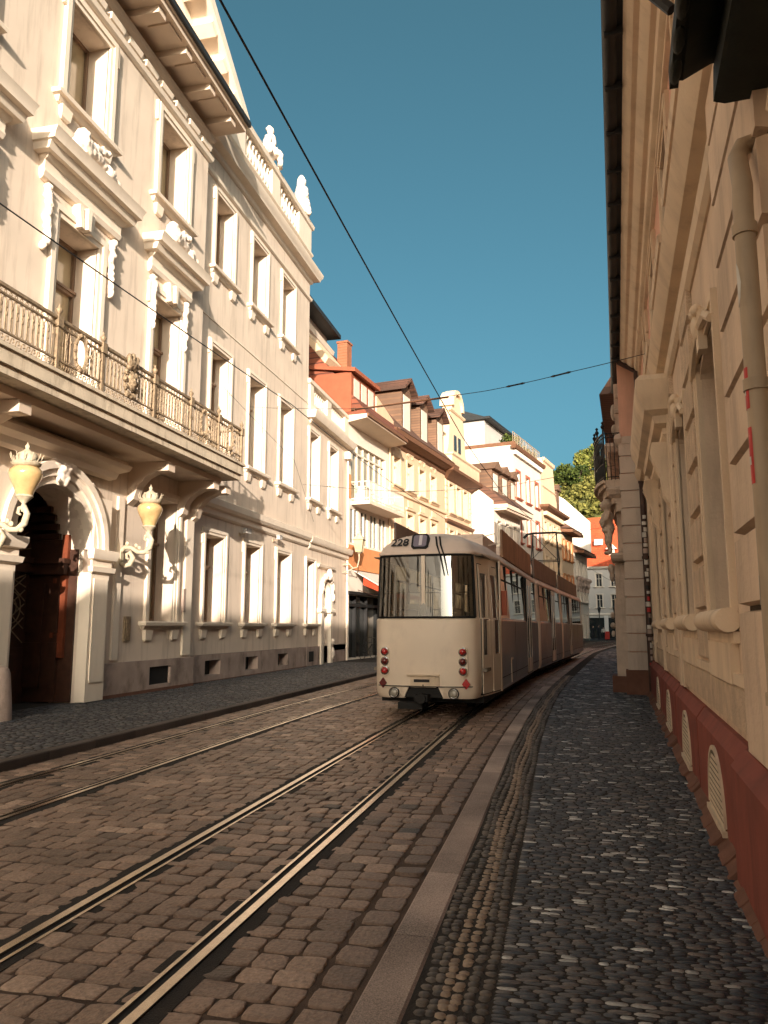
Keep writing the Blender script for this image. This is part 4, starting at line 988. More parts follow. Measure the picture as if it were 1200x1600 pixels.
for x0, x1 in ((.4, 2.0), (2.6, 4.2), (4.8, 6.2)):
    q = MB(); q.box(x0, x1, .2, 4, 11.3, 13.4); q.prism([(x0-.2, 13.4), (x1+.2, 13.4), ((x0+x1)/2, 14.1)], 1, -.1, 4); dm = q.build('dormer', 'shingle', H6)
    q = MB(); q.box(x0+.3, x1-.3, .17, .199, 11.8, 13.1); q.build('dormer_window', 'sashw', dm)

# B6 tall white house with red window surrounds and a roof terrace
H7 = house('tall_white_house', 'tall white house with red window surrounds, roof terrace and penthouse', (-3.6, 63.1), 12.8); L7 = 9.1
w = MB(); c7 = (1.4, 4.4, 7.4)
facade(w, 0, L7, .05, 16.6, [(c-.5, c+.5, a, b) for c in c7 for a, b in ((12.3, 14.5), (8.6, 10.9), (5.0, 7.2), (1.2, 3.5))], .3, 7); w.build('wall', 'white', H7)
for c in c7:
    for z, hh in ((12.3, 2.2), (8.6, 2.3), (5.0, 2.2), (1.2, 2.3)): window(H7, c, z, 1.0, hh, .3, .22, .06, style='cross', pane='pane', sash='sashw', trim='redtrim', brackets=False, ears=False)
q = MB(); q.mold(0, L7, [(16.2, .05), (16.26, .32), (16.42, .40), (16.58, .42), (16.6, .4)])
q.build('cornice', 'brownwood', H7)
q = MB()
for k in range(30): q.box(.1+k*.3, .25+k*.3, -.28, 0, 15.85, 16.19)
q.build('dentils', 'white', H7)
q = MB(); q.box(-.05, .25, -.2, 7, 16.61, 16.9); q.build('roof_edge', 'brownwood', H7)
q = MB()
for k in range(19): q.box(.2+k*.48, .24+k*.48, .0, .04, 16.6, 17.8)
q.box(.2, L7, .0, .05, 17.76, 17.82); q.build('terrace_railing', 'pipe', H7)
q = MB(); q.box(.6, L7-1, 2.6, 6.6, 16.61, 19.2); q.build('penthouse', 'greywhite', H7)
q = MB(); q.box(.2, L7-.6, 2.0, 6.9, 19.21, 19.4); q.prism([(2.4, 19.41), (6.5, 19.41), (5, 20.4)], 0, .5, L7-1); q.build('penthouse_roof', 'zinc', H7)
q = MB(); q.tube([(L7-.1, -.12, .1), (L7-.1, -.12, 15.8)], .06, 7); q.build('downpipe', 'pipe', H7)
tr = [(1.0, .6), (3.2, .8), (5.6, .6), (7.9, .7)]
def shrub(loc, rx, rz, label, m='leafdark', n=500, s=.1):
    rgs = np.random.default_rng(int(loc[0]*100) % 1000+7)
    P = rgs.normal(size=(n, 3)); P /= np.linalg.norm(P, axis=1)[:, None]; P *= (rgs.random((n, 1))**.4)
    P *= np.array([rx, rx, rz])*(.8+.3*rgs.random((n, 1))); P[:, 2] += rz
    t = thing('roof_shrub', label, 'shrub', loc, 0, 'shrubs on the roof terrace'); leaf_obj('foliage', P, s, m, t, 3)
    return t
def leaf_obj(name, P, s, m, parent, seed=1, asp=1.):
    rgs = np.random.default_rng(seed); n = len(P)
    d1 = rgs.normal(size=(n, 3)); d1 /= np.linalg.norm(d1, axis=1)[:, None]; d2 = rgs.normal(size=(n, 3)); d2 -= d1*(d1*d2).sum(1)[:, None]; d2 /= np.linalg.norm(d2, axis=1)[:, None]
    sc = s*(.6+.8*rgs.random((n, 1)))
    V = np.stack([P-d1*sc, P+d2*sc*.6, P+d1*sc, P-d2*sc*.6], 1).reshape(-1, 3)
    me = bpy.data.meshes.new(name); me.vertices.add(n*4); me.vertices.foreach_set('co', V.ravel().astype(np.float32))
    me.loops.add(n*4); me.loops.foreach_set('vertex_index', np.arange(n*4, dtype=np.int32)); me.polygons.add(n); me.polygons.foreach_set('loop_start', np.arange(0, n*4, 4, dtype=np.int32)); me.update(calc_edges=True)
    at = me.attributes.new('tint', 'FLOAT', 'POINT'); at.data.foreach_set('value', np.repeat(rgs.random(n), 4).astype(np.float32))
    me.materials.append(M[m]); return inst(name, me, parent)
ca, sa_ = math.cos(rad(90-12.8)), math.sin(rad(90-12.8))
shl = ['bushy shrub on the roof terrace nearest the bare side wall', 'low shrub on the terrace before the penthouse', 'leafy shrub mid terrace behind the railing', 'shrub at the far end of the terrace railing']
for (x, hh), lb in zip(tr, shl): shrub((-3.6+ca*x-sa_*.7, 63.1+sa_*x+ca*.7, 16.6), .7, hh, lb)

# B7 B8 B9
H8 = house('dentil_house', 'narrow cream house with a dentil cornice and stepped ornamental parapet', (-1.55, 72.1), 11.6); L8 = 8.0
w = MB(); c8 = (1.2, 3.2, 5.2, 7.0)
facade(w, 0, L8, .05, 12.6, [(c-.45, c+.45, a, b) for c in c8 for a, b in ((9.6, 11.4), (6.2, 8.2), (2, 4.5))], .3, 7); w.build('wall', 'cream', H8)
for c in c8:
    for z, hh in ((9.6, 1.8), (6.2, 2.0), (2, 2.5)): window(H8, c, z, .9, hh, .3, .14, .05, pane='pane', sash='sashw', trim='creamtrim', brackets=False, transom=0)
q = MB(); q.mold(0, L8, [(12.3, .05), (12.4, .5), (12.6, .8), (12.8, .85), (12.85, .6)]); q.build('cornice', 'brownwood', H8)
q = MB()
for k in range(20): q.box(.1+k*.4, .3+k*.4, -.45, 0, 11.95, 12.3)
q.build('dentils', 'creamtrim', H8)
q = MB(); q.prism([(0, 12.6), (L8, 12.6), (L8, 14.2), (7.4, 14.8), (7.0, 16.2), (6.6, 17.9), (2.4, 17.9), (2.2, 16.5), (.0, 16.)], 1, .3, 1.0); q.mold(2.4, 6.6, [(17.5, .02), (17.6, .15), (17.9, .2), (17.95, .02)], .3); q.mold(.2, 7.2, [(14.9, .02), (15.0, .12), (15.15, .02)], .3); q.build('stepped_parapet', 'creamtrim', H8)
q = MB(); q.prism([(1.2, 12.6), (7, 12.6), (4, 16.4)], 0, .1, L8); r8 = q.build('roof', 'rooftile', H8)
q = MB(); q.box(L8-1.6, L8-.5, 1.8, 3, 13.6, 16.6); q.box(L8-1.7, L8-.4, 1.7, 3.1, 16.6, 16.9); q.build('chimney', 'brownwood', r8)
q = MB(); q.box(L8+.1, L8+1.3, .3, 2.2, 12.6, 15.6); q.prism([(L8-.1, 15.6), (L8+1.5, 15.6), (L8+.7, 16.3)], 1, .1, 2.4); q.build('dormer', 'shingle', H8)
H9 = house('shuttered_house', 'small pale house with orange window shutters and deep brown eaves', (.1, 80.1), 11.6); L9 = 6.0
w = MB(); c9 = (1.2, 3.2, 5.0)
facade(w, 0, L9, .05, 11.4, [(c-.4, c+.4, a, b) for c in c9 for a, b in ((8.6, 10.6), (5, 7), (1.5, 3.6))], .3, 7); w.build('wall', 'cream', H9)
for c in c9:
    for z, hh in ((8.6, 2.0), (5, 2.0), (1.5, 2.1)):
        window(H9, c, z, .8, hh, .3, .1, .04, pane='pane', sash='sashw', trim='orange', brackets=False, transom=0, ears=False)
for c in c9:
    for z in (8.6, 5):
        for xa, xb in ((c-.95, c-.52), (c+.52, c+.9)): q = MB(); q.box(xa, xb, -.08, -.02, z, z+2.0); q.build('shutter', 'orange', H9)
q = MB(); q.prism([(-1.2, 11.2), (0, 11.3), (0, 11.6), (-1.2, 11.5)], 0, 0, L9); q.build('eave', 'brownwood', H9)
q = MB(); q.prism([(-1.2, 11.62), (3.5, 14.8), (7, 11.62)], 0, 0, L9); q.build('roof', 'roofbrown', H9)
H10 = house('last_house', 'last house of the left row, white side gable with a shaded front and dark eaves', (1.4, 86.1), 11.6); L10 = 8.
w = MB(); c10 = (1.2, 3.0, 4.8, 6.6)
facade(w, 0, L10, .05, 9.8, [(c-.45, c+.45, a, b) for c in c10 for a, b in ((7.2, 9.0), (4.4, 6.4), (.4, 3))], .3, 7); w.build('wall', 'white', H10)
for c in c10:
    for z, hh in ((7.2, 1.8), (4.4, 2.0), (.4, 2.6)): window(H10, c, z, .9, hh, .3, .12, .06, pane='pane', sash='sashw', trim='white', brackets=False, transom=0)
for c in (1.0, 2.6, 4.2, 5.8, 7.2):
    inst('carved_bracket', meta([(c, -.3, 6.9, .35, .35, .3), (c, -.2, 6.3, .28, .25, .4), (c, -.12, 5.7, .2, .2, .3)], .1), H10).data.materials.append(M['greystone'])
q = MB(); q.prism([(-1.1, 9.6), (0, 9.7), (0, 10.0), (-1.1, 9.9)], 0, -.1, L10); q.build('eave', 'brownwood', H10)
q = MB(); q.prism([(-1.1, 10.02), (4, 12.6), (8, 10.02)], 0, .4, L10); q.build('roof', 'roofbrown', H10)
q = MB(); q.prism([(-.55, 9.8), (4.5, 9.8), (4.5, 18.3), (2.4, 16.95), (-.55, 14.0)], 0, 7.7, 8.1); q.build('side_gable', 'white', H10)

# closing building across the end of the street
E1 = thing('end_building', 'pale grey house with a bright orange tiled roof closing the end of the street', 'building', (1.5, 112, 0), rad(-8)); LE = 15.
w = MB(); ce = (1.6, 3.6, 5.6, 7.8, 10, 12.4)
facade(w, 0, LE, .05, 9.9, [(c-.4, c+.4, a, b) for c in ce for a, b in ((7.2, 9.0), (4.3, 6.1))]+[(.4, LE-.4, .05, 2.9)], .3, 9); w.build('wall', 'greywhite', E1)
for c in ce:
    for z in (7.2, 4.3): window(E1, c, z, .8, 1.8, .3, .12, .05, style='cross', pane='pane', sash='sashw', trim='white', brackets=False, ears=False)
q = MB(); q.box(.4, LE-.4, .25, .3, .05, 2.9)
q.build('shop_window', 'shopdark', E1)
q = MB(); q.mold(0, LE, [(9.6, .05), (9.7, .3), (9.9, .45), (10.0, .4)]); q.mold(0, LE, [(3.2, .02), (3.3, .1), (3.5, .1), (3.55, .02)]); q.build('cornice', 'white', E1)
q = MB(); q.add([(-.5, -.5, 10.0), (LE+.5, -.5, 10.0), (LE+.5, 9.5, 10.0), (-.5, 9.5, 10.0), (.6, 4.5, 15.6), (LE-1, 4.5, 15.6)], [(0, 1, 5, 4), (1, 2, 5), (2, 3, 4, 5), (3, 0, 4), (3, 2, 1, 0)]); re_ = q.build('roof', 'rooforange', E1)
q = MB(); q.box(5, 5.8, 1.0, 3, 11.0, 12.6); q.prism([(4.6, 12.5), (6.2, 12.5), (5.4, 13.3)], 1, .7, 3.4); q.build('dormer', 'white', re_)
q = MB(); q.prism([(1.55, 13.2), (2.15, 14.0), (2.15, 14.1), (1.55, 13.3)], 0, 3.0, 4.2); q.build('skylight', 'white', re_)
E2 = thing('end_roof', 'second orange roofed house standing behind the closing building', 'building', (-1.5, 126, 0), rad(-8))
w = MB(); facade(w, 0, 16, .05, 13, [], .3, 9); w.build('wall', 'white', E2)
q = MB(); q.prism([(-.6, 13), (4.5, 19.4), (10, 13)], 0, -.3, 16.3); q.build('roof', 'rooforange', E2)

# things at the far end of the street
def lamp_post(x, y, label):
    t = thing('street_lamp', label, 'street lamp', (x, y, KH), 0, 'street lamps at the far end')
    q = MB(); q.lathe([(.14, 0), (.12, .3), (.07, .5), (.05, 1), (.045, 3.2), (.08, 3.3), (.03, 3.4)], n=8); q.build('pole', 'black', t)
    q = MB(); q.lathe([(.1, 3.4), (.22, 3.95), (.27, 3.98), (.12, 4.2), (.03, 4.35), (.01, 4.5)], n=6); q.build('lamp_head', 'black', t)
lamp_post(4.7, 106, 'black street lamp nearer the tram front at the far end of the street'); lamp_post(6.4, 102, 'black street lamp closest to the caryatid pillar at the far end of the street')
T = thing('stop_pillar', 'white and red public transport stop pillar at the far end of the street', 'pillar', (5.35, 102, KH), 0)
q = MB(); q.box(-.25, .25, -.1, .1, 1.0, 3.0); q.lathe([(.2, 0), (.21, .1)], (0, -.12, 2.7), 12, 'y'); q.build('white_panel', 'signwhite', T)
q = MB(); q.box(-.32, .32, -.16, .16, 0, 1.0); q.build('red_base', 'signred', T)
pl = ['person in pale top at the left end of the far group', 'person in dark clothes second in the far group', 'person in dark jacket in the middle of the far group', 'person in white top at the right end of the far group by the stop pillar']
for k, (lb, top) in enumerate(zip(pl, ('palecloth', 'darkcloth', 'darkcloth', 'palecloth'))):
    person(3.0+k*.62, 99.5+.7*(k % 2), KH, rad(20+50*k), lb, top, 'darkcloth', 1.6+.1*(k % 3), 'people waiting at the far end', k % 2)

# ------------------------------------------------------------------ the wooded hill behind
rgh = np.random.default_rng(21)
nx, ny = 40, 26
def hillz(x, y):
    t = max(0, min(1, (y-150)/(330-150))); t = t*t*(3-2*t)
    return t*(57-max(0, -(x-15))*.16+max(0, x-15)*.04)+2.5*math.sin(x*.07)*t
mb = MB(); vs = []
for j in range(ny):
    for i in range(nx): x = -160+i*9; y = 140+j*11; vs.append((x, y, hillz(x, y)-.04))
mb.add(vs, [(j*nx+i, j*nx+i+1, (j+1)*nx+i+1, (j+1)*nx+i) for j in range(ny-1) for i in range(nx-1)])
structure(mb.build('hill', 'hill', smooth=True))
def crown_points(n, rx, rz, rgs, lumps=9):
    C = rgs.normal(size=(lumps, 3)); C /= np.linalg.norm(C, axis=1)[:, None]; C *= np.array([rx, rx, rz])*.62*(rgs.random((lumps, 1))*.5+.6)
    k = rgs.integers(0, lumps, n); d = rgs.normal(size=(n, 3)); d /= np.linalg.norm(d, axis=1)[:, None]
    rl = (rx*.5)*(.75+.4*rgs.random(lumps))[k][:, None]
    return C[k]+d*rl*(rgs.random((n, 1))**.35)*np.array([1, 1, rz/rx*.8])
# wooded slope as one mass
P = []
for _ in range(900):
    x = rgh.uniform(-35, 70); y = rgh.uniform(150, 318); r_ = rgh.uniform(2.4, 4.6)
    p = crown_points(150, r_, r_*.9, rgh, 5)+np.array([x, y, hillz(x, y)+r_*.7]); P.append(p)
o = leaf_obj('hillside_wood', np.concatenate(P), .75, 'leafgold', None, 5); o['kind'] = 'stuff'
# trees one can tell apart on the crest
trees = [(2, 322, 9, 12, 'leafdark', 'dark green tree at the left end of the crest above the dentil house'), (13, 326, 8, 17, 'leaf', 'tallest pale crowned tree on the crest of the hill'), (21, 318, 8, 10, 'leafdark', 'low dark tree in front of the tallest one on the crest'),
         (30, 327, 9, 12, 'leafdark', 'dark tree right of the tallest one on the crest'), (40, 324, 10, 14, 'leaf', 'broad green tree on the crest left of the iron balcony'), (52, 326, 10, 14, 'leaf', 'green tree on the crest just behind the iron balcony'), (8, 300, 7, 9, 'leafdark', 'dark tree below the crest above the brick chimney')]
for i, (x, y, r_, h, m, lb) in enumerate(trees):
    t = thing('tree', lb, 'tree', (x, y, hillz(x, y)), 0, 'trees on the hill crest')
    q = MB(); q.tube([(0, 0, -1), (.2, 0, h*.4), (0, .2, h*.8)], [.6, .45, .15], 7)
    for a in range(4): q.tube([(.1, 0, h*.35+a), (r_*.4*math.cos(a*1.7), r_*.4*math.sin(a*1.7), h*.6+a)], [.22, .06], 5)
    q.build('trunk', 'bark', t)
    leaf_obj('crown', crown_points(2600, r_*.8, h*.52, np.random.default_rng(i), 11)+np.array([0, 0, h*.68]), .6, m, t, i)
# ------------------------------------------------------------------ right side: near house with oxblood plinth
AR = -(90+3.72)
RH = thing('rusticated_house', 'beige house with rough blocks, deep window recesses and an oxblood red plinth', 'building', (.80+.065*19, 19, 0), rad(AR))
s = lambda Y: (19-Y)*1.0021
XN = s(-14)
WY = (6.45, 9.0, 12.15, 15.2, 2.6, -.2, -3, -6, -9)
ww = 1.28
w = MB()
facade(w, 0, XN, .8, 5.02, [(s(c)-ww/2, s(c)+ww/2, 1.72, 3.95) for c in WY], .42, 9)
for c in WY:          # flat segmental heads
    w.prism([(s(c)-ww/2, 3.951), (s(c)+ww/2, 3.951), (s(c)+ww/2, 3.8)]+[(s(c)+ww/2*math.cos(math.pi*k/10), 3.8+.14*math.sin(math.pi*k/10)) for k in range(1, 10)]+[(s(c)-ww/2, 3.8)], 1, .01, .3)
w.build('wall', 'beige', RH)
w = MB(); UY = [c for c in WY]
facade(w, 0, XN, 5.02, 8.05, [(s(c)-.55, s(c)+.55, 5.75, 7.35) for c in UY], .3, 9); w.build('upper_wall', 'pink', RH)
for c in WY:
    o = window(RH, s(c), 1.72, ww, 2.23, .42, .11, .045, pane='pane', sash='sashw', trim='beigetrim', sill=False, transom=.68, ears=False)
    q = MB(); q.tube([(-ww/2-.12, -.07, -.06), (ww/2+.12, -.07, -.06)], .085, 16); q.box(-ww/2-.1, ww/2+.1, -.04, .02, -.22, -.14); q.box(-ww/2-.02, ww/2+.02, -.06, .02, -.5, -.221); q.build('sill', 'beigetrim', o)
    q = MB(); q.prism([(-.07, 2.12), (.07, 2.12), (.10, 2.46), (-.10, 2.46)], 1, -.07, .0); q.blob((0, -.07, 2.33), .055, .045, .10, 8); q.blob((-.05, -.07, 2.46), .06, .05, .05, 7); q.blob((.05, -.07, 2.46), .06, .05, .05, 7); q.tube([(-ww/2-.1, -.05, 2.12), (-ww/3, -.05, 2.27), (0, -.05, 2.32), (ww/3, -.05, 2.27), (ww/2+.1, -.05, 2.12)], .035, 6); q.build('keystone', 'beigetrim', o)
    window(RH, s(c), 5.75, 1.1, 1.6, .3, .16, .06, pane='pane', sash='sashw', trim='beigetrim', brackets=False, transom=0)
# rough rusticated blocks between the windows
ed = sorted(WY)
for a, b in zip(ed[:-1], ed[1:]):
    rb = MB()
    y0, y1 = a+ww/2+.2, b-ww/2-.2
    if b == 6.45: continue
    z = 1.78
    while z < 4.5:
        n = 1 if y1-y0 < 1.4 else 2
        for k in range(n):
            p0 = y0+(y1-y0)*k/n; p1 = y0+(y1-y0)*(k+1)/n-.03
            rb.prism([(-.012, z), (-.05, z+.02), (-.05, z+.37), (-.012, z+.39), (.02, z+.39), (.02, z)], 0, s(p1), s(p0))
        z += .45
    rb.build('rough_blocks', 'rough', RH)
rb = MB()
rb.prism([(-.012, .92), (-.045, .94), (-.045, 1.2), (-.012, 1.22), (.02, 1.22), (.02, .92)], 0, .3, s(5.2)); 
for a, b in zip(ed[:-1], ed[1:]):
    if b > 6.5: rb.prism([(-.012, 1.32), (-.04, 1.34), (-.04, 1.64), (-.012, 1.66), (.02, 1.66), (.02, 1.32)], 0, s(b-ww/2-.15), s(a+ww/2+.15))
rb.build('rough_panel', 'rough', RH)
q = MB()
q.box(.02, s(5.1), -.05, .02, 1.225, 1.30)
for c in (10.35, 13.9, 17.2): q.box(s(c)-.1, s(c)+.1, -.07, .02, .9, 4.9); q.box(s(c)+.2, s(c)+.36, -.055, .02, .9, 4.9)
q.build('pilaster_strips', 'beigetrim', RH)
# pier nearest the camera with open bed joints
pr = MB(); jt = MB()
pa, pb = s(5.02), s(3.54)
z = .86; k = 0
while z < 5.0:
    h = .79 if k == 0 else .43
    if k == 0: h = .86
    pr.prism([(-.02, z+.012), (-.09, z+.03), (-.09, z+h-.03), (-.02, z+h-.012), (.02, z+h-.012), (.02, z+.012)], 0, pa, pb)
    z += h; k += 1
pr.build('pier', 'beige', RH)
jt.box(pa+.004, pb-.01, -.03, -.001, .87, 5.0); jt.build('bed_joints', 'joint', RH)
# string course and hood
q = MB(); q.mold(0, XN, [(4.72, .02), (4.76, .06), (4.86, .08), (4.9, .03), (5.02, .03), (5.05, .14), (5.14, .2), (5.24, .24), (5.3, .1), (5.36, .1), (5.4, .02)]); q.build('string_course', 'beigetrim', RH)
q = MB(); q.mold(0, XN, [(5.55, .01), (5.57, .05), (5.66, .05), (5.7, .01)]); q.mold(0, XN, [(7.62, .01), (7.64, .06), (7.72, .06), (7.76, .01)]); q.build('sill_band', 'beigetrim', RH)
h = MB(); ha, hb = s(13.7), s(10.5)
h.mold(ha, hb, [(4.05, .06), (4.12, .12), (4.2, .12), (4.24, .22), (4.34, .24), (4.4, .34), (4.52, .38), (4.6, .42), (4.78, .44), (4.86, .38)])
for c in (ha+.2, hb-.2): h.prism([(.02, 4.06), (-.25, 4.06), (-.28, 3.9), (-.16, 3.6), (-.14, 3.35), (-.05, 3.2), (.02, 3.1)], 0, c-.12, c+.12)
h.build('window_hood', 'beigetrim', RH)
# plinth in lengths with dark open joints
cuts = [18.95, 14.0, 10.9, 8.0, 5.35, 3.4, -.5, -5, -13.9]
for a, b in zip(cuts[:-1], cuts[1:]):
    ex = .05 if a == 5.35 else 0
    q = MB()
    xa, xb = s(a)+.035, s(b)-.035
    q.prism([(.02, .05), (-.11-ex, .05), (-.11-ex, .76), (-.04-ex*.6, .86), (.02, .86)], 0, xa, xb)
    q.build('plinth', 'plinth', RH)
q = MB(); q.box(.0, XN, -.03, -.001, .05, .80); q.build('plinth_joints', 'joint', RH)
q = MB(); rs0 = random.Random(8)
for a, b in zip(cuts[:-1], cuts[1:]):
    x = s(a)+.03
    while x < s(b)-.04:
        x1 = min(x+rs0.uniform(.12, .35), s(b)-.03); dd = rs0.uniform(.0, .05); q.prism([(-.11, .05), (-.18-dd, .065), (-.14-dd*.5, .10+dd*.4), (-.11, .13+dd)], 0, x, x1); x = x1
q.build('mortar_fillet', 'brownstone', RH)
def vent(c, yo):
    vw, zc = .47, .17
    f = MB(); f.arc_band(0, zc, vw, vw+.035, -.014, .005, 0, math.pi, 18); f.box(-vw-.035, vw+.035, -.03, .005, zc-.06, zc-.02)
    o = f.build('vent_frame', 'vent', RH, (s(c), yo, .02))
    k = MB(); k.prism([(vw*math.cos(math.pi*i/18), zc+vw*math.sin(math.pi*i/18)) for i in range(19)], 1, -.002, .003); k.build('vent_backing', 'ventback', o)  # backing coloured brown as the shade between the slats
    l = MB(); z = zc-.015
    while z < zc+vw-.05:
        hw = math.sqrt(max(.002, vw*vw-(z+.03-zc)**2)); l.prism([(-.011, z), (-.003, z-.002), (-.003, z+.022), (-.006, z+.022)], 0, -hw, hw); z += .046
    l.build('louvres', 'vent', o)
for c in (6.62, 9.3, 12.3, 15.4): vent(c, -.114)
# eave with gutter; beams and brackets beneath
q = MB(); XA = -2.6
q.mold(XA, XN, [(7.74, .05), (7.78, .12), (7.85, .14), (7.86, .2), (7.93, .28), (7.98, .30), (7.99, .36), (8.04, .42), (8.1, .46), (8.13, .4)])
q.build('eave', 'eavecream', RH)
q = MB(); q.tube([(XA-.1, -.60, 8.16), (XN, -.60, 8.16)], .085, 14); q.box(XA-.06, XN, -.66, -.4, 8.135, 8.16)
for k in range(16): q.box(.3+k*.9, .34+k*.9, -.66, -.46, 8.04, 8.26)
q.tube([(s(6.9), -.56, 8.05), (s(6.8), -.4, 7.7), (s(6.7), -.08, 7.2)], .05, 7)
q.build('gutter', 'zinc', RH)
q = MB(); q.prism([(-.55, 8.2), (4.5, 11.5), (9.2, 8.2)], 0, XA, XN); q.build('roof', 'roofbrown', RH)
def downpipe(x, yo, z0, z1, m, label):
    t = thing('downpipe', label, 'downpipe', (0, 0, 0), 0); t.parent = None
    return t
q = MB(); q.tube([(.10, -.09, .1), (.10, -.09, 7.75), (.10, -.5, 8.05)], .065, 14)
for z in (1.4, 3.2, 5.0, 6.8): q.tube([(.10, -.09, z), (.10, -.09, z+.06)], .082, 14)
q.build('corner_downpipe', 'darkpipe', RH)
xp = s(3.40)
q = MB(); q.tube([(xp, -.19, .9), (xp, -.19, 3.45), (xp-.03, -.18, 3.55), (xp-.22, -.16, 3.8), (xp-.26, -.13, 3.88), (xp-.28, .0, 3.92)], .043, 16)
for z in (1.3, 2.6, 3.3): q.tube([(xp, -.19, z), (xp, -.19, z+.05)], .052, 16)
dp_ = q.build('downpipe', 'pipe', RH)
# stickers wrapped on the pipes
def pipe_sticker(z0, h, m, parent=dp_, a0=-2.6, a1=-.9, x=xp, y=-.19, r=.0445, n=8, round_=False):
    q = MB()
    for k in range(n):
        t0 = a0+(a1-a0)*k/n; t1 = a0+(a1-a0)*(k+1)/n
        if round_:
            f0 = math.sqrt(max(0, 1-((k/n-.5)*2)**2)); f1 = math.sqrt(max(0, 1-(((k+1)/n-.5)*2)**2))
        else: f0 = f1 = 1
        P = lambda t, z: (x+r*math.cos(t), y+r*math.sin(t), z)
        zc = z0+h/2
        q.quad(P(t0, zc-h/2*f0), P(t1, zc-h/2*f1), P(t1, zc+h/2*f1), P(t0, zc+h/2*f0))
    return q.build('sticker', m, parent)
pipe_sticker(2.98, .20, 'sticker', round_=True); pipe_sticker(2.52, .18, 'redsticker'); pipe_sticker(2.20, .24, 'redsticker'); pipe_sticker(2.28, .035, 'sticker', r=.0455, a0=-2.3, a1=-1.2); pipe_sticker(2.58, .03, 'sticker', r=.0455, a0=-2.3, a1=-1.3); pipe_sticker(1.7, .12, 'sticker', a0=-2.5, a1=-1.5)
cd = bpy.data.objects['corner_downpipe']
rs = random.Random(4)
for k in range(26):
    z = .75+k*.135+rs.uniform(-.03, .03); pipe_sticker(z, rs.uniform(.06, .12), rs.choice(['sticker', 'sticker', 'greystone', 'redsticker', 'black']), cd, rs.uniform(-1., .2), rs.uniform(.6, 1.9), .10, -.09, .067, 4)

# dark canopy over the house door at the right edge
CN = thing('dark_canopy', 'dark slate hood with scalloped metal edge jutting from the wall at the upper right corner', 'canopy', (.80+.065*3.6, 3.6, 4.08), rad(AR))
q = MB(); q.prism([(.0, 1.3), (-.30, .75), (-.42, .26), (-.42, .17), (-.38, .16), (-.25, .22), (0, .24)], 0, .0, 1.9); q.build('hood_roof', 'canopy', CN)
q = MB(); q.box(-.02, 1.92, -.44, -.40, .14, .24); q.prism([(.0, .23), (-.24, .2), (-.25, .02), (-.2, 0), (0, .0)], 0, .0, 1.85)
for k in range(9): q.blob((.1+k*.21, -.42, .15), .10, .03, .035, 6)
q.build('scalloped_edge', 'canopy', CN)

# ------------------------------------------------------------------ caryatid house beyond
CH = thing('caryatid_house', 'salmon pink house with grey corner blocks, cherub caryatid and curved iron balcony', 'building', (1.50, 19.14, 0), rad(-94.5))
w = MB(); facade(w, -13, 0, .05, 8.1, [], 0, 9)
w.build('wall', 'pink', CH)
q = MB(); z = .62; k = 0
while z < 6.0:
    d = .03 if k % 2 else .045
    q.box(-.42, .05+d*.3, -d, .56, z+.008, z+.41); z += .425; k += 1
q.build('quoin_blocks', 'quoin', CH)
q = MB(); q.box(-.44, .09, -.10, .55, .05, .62); q.build('plinth', 'brownstone', CH); q = MB(); q.box(-1.3, -.45, -.42, .0, .05, .45); q.build('plinth', 'brownstone', CH)
q = MB(); q.mold(-.42, .03, [(6.02, .05), (6.06, .1), (6.14, .14), (6.22, .12), (6.28, .04)]); q.box(.02, .09, -.04, .5, 6.02, 6.2); q.build('corner_capital', 'quoin', CH)
q = MB()
q.box(-1.15, -.45, -.30, .01, .45, 2.3); q.box(-1.1, -.5, -.26, .01, 2.3, 3.3); q.mold(-1.12, -.48, [(3.2, .27), (3.26, .33), (3.34, .35), (3.4, .3)])
q.box(-1.05, -.55, -.16, .01, 3.4, 5.0); q.mold(-1.2, -.45, [(4.75, .22), (4.82, .32), (4.95, .38), (5.02, .3)])
q.build('caryatid_pilaster', 'caryatid', CH)
fx, fy, fz = -.72, -.36, 3.4
el = []
for sg in (-1, 1):
    el += limb((fx+sg*.08, fy, fz+.62), (fx+sg*.09, fy-.03, fz+.34), .11, .085)+limb((fx+sg*.09, fy-.03, fz+.32), (fx+sg*.10, fy+.02, fz+.08), .075, .05)+[(fx+sg*.1, fy-.06, fz+.04, .05, .09, .045)]
el += [(fx, fy, fz+.66, .16, .17, .13), (fx, fy-.06, fz+.82, .155, .19, .15), (fx, fy-.02, fz+.98, .165, .16, .13), (fx, fy, fz+1.12, .06, .06, .06), (fx, fy-.05, fz+1.24, .125, .145, .14), (fx+.02, fy+.02, fz+1.3, .14, .15, .11)]
el += limb((fx-.17, fy, fz+1.03), (fx-.27, fy-.1, fz+.92), .06, .05, 4)+limb((fx-.27, fy-.1, fz+.92), (fx-.1, fy-.18, fz+1.28), .05, .04, 4)+limb((fx+.17, fy, fz+1.03), (fx+.3, fy-.05, fz+.86), .06, .05, 4)+limb((fx+.3, fy-.05, fz+.86), (fx+.16, fy-.14, fz+.7), .05, .04, 4)
el += [(fx+.08, fy-.05, fz+.6, .17, .12, .08), (fx+.22, fy+.02, fz+.4, .06, .07, .2), (fx-.2, fy-.05, fz+.5, .06, .07, .12)]
cm = meta(el, .025, amp=.012, fr=14); cm.materials.append(M['caryatid']); inst('cherub_figure', cm, CH)
el = [(fx, fy+.02, 3.05, .13, .1, .13), (fx, fy+.03, 2.85, .08, .07, .15), (fx+.05, fy, 1.9, .1, .06, .1), (fx, fy, 1.65, .12, .07, .09), (fx, fy, 1.45, .06, .05, .1)]
me = meta(el, .04); me.materials.append(M['caryatid']); inst('carved_swag', me, CH)
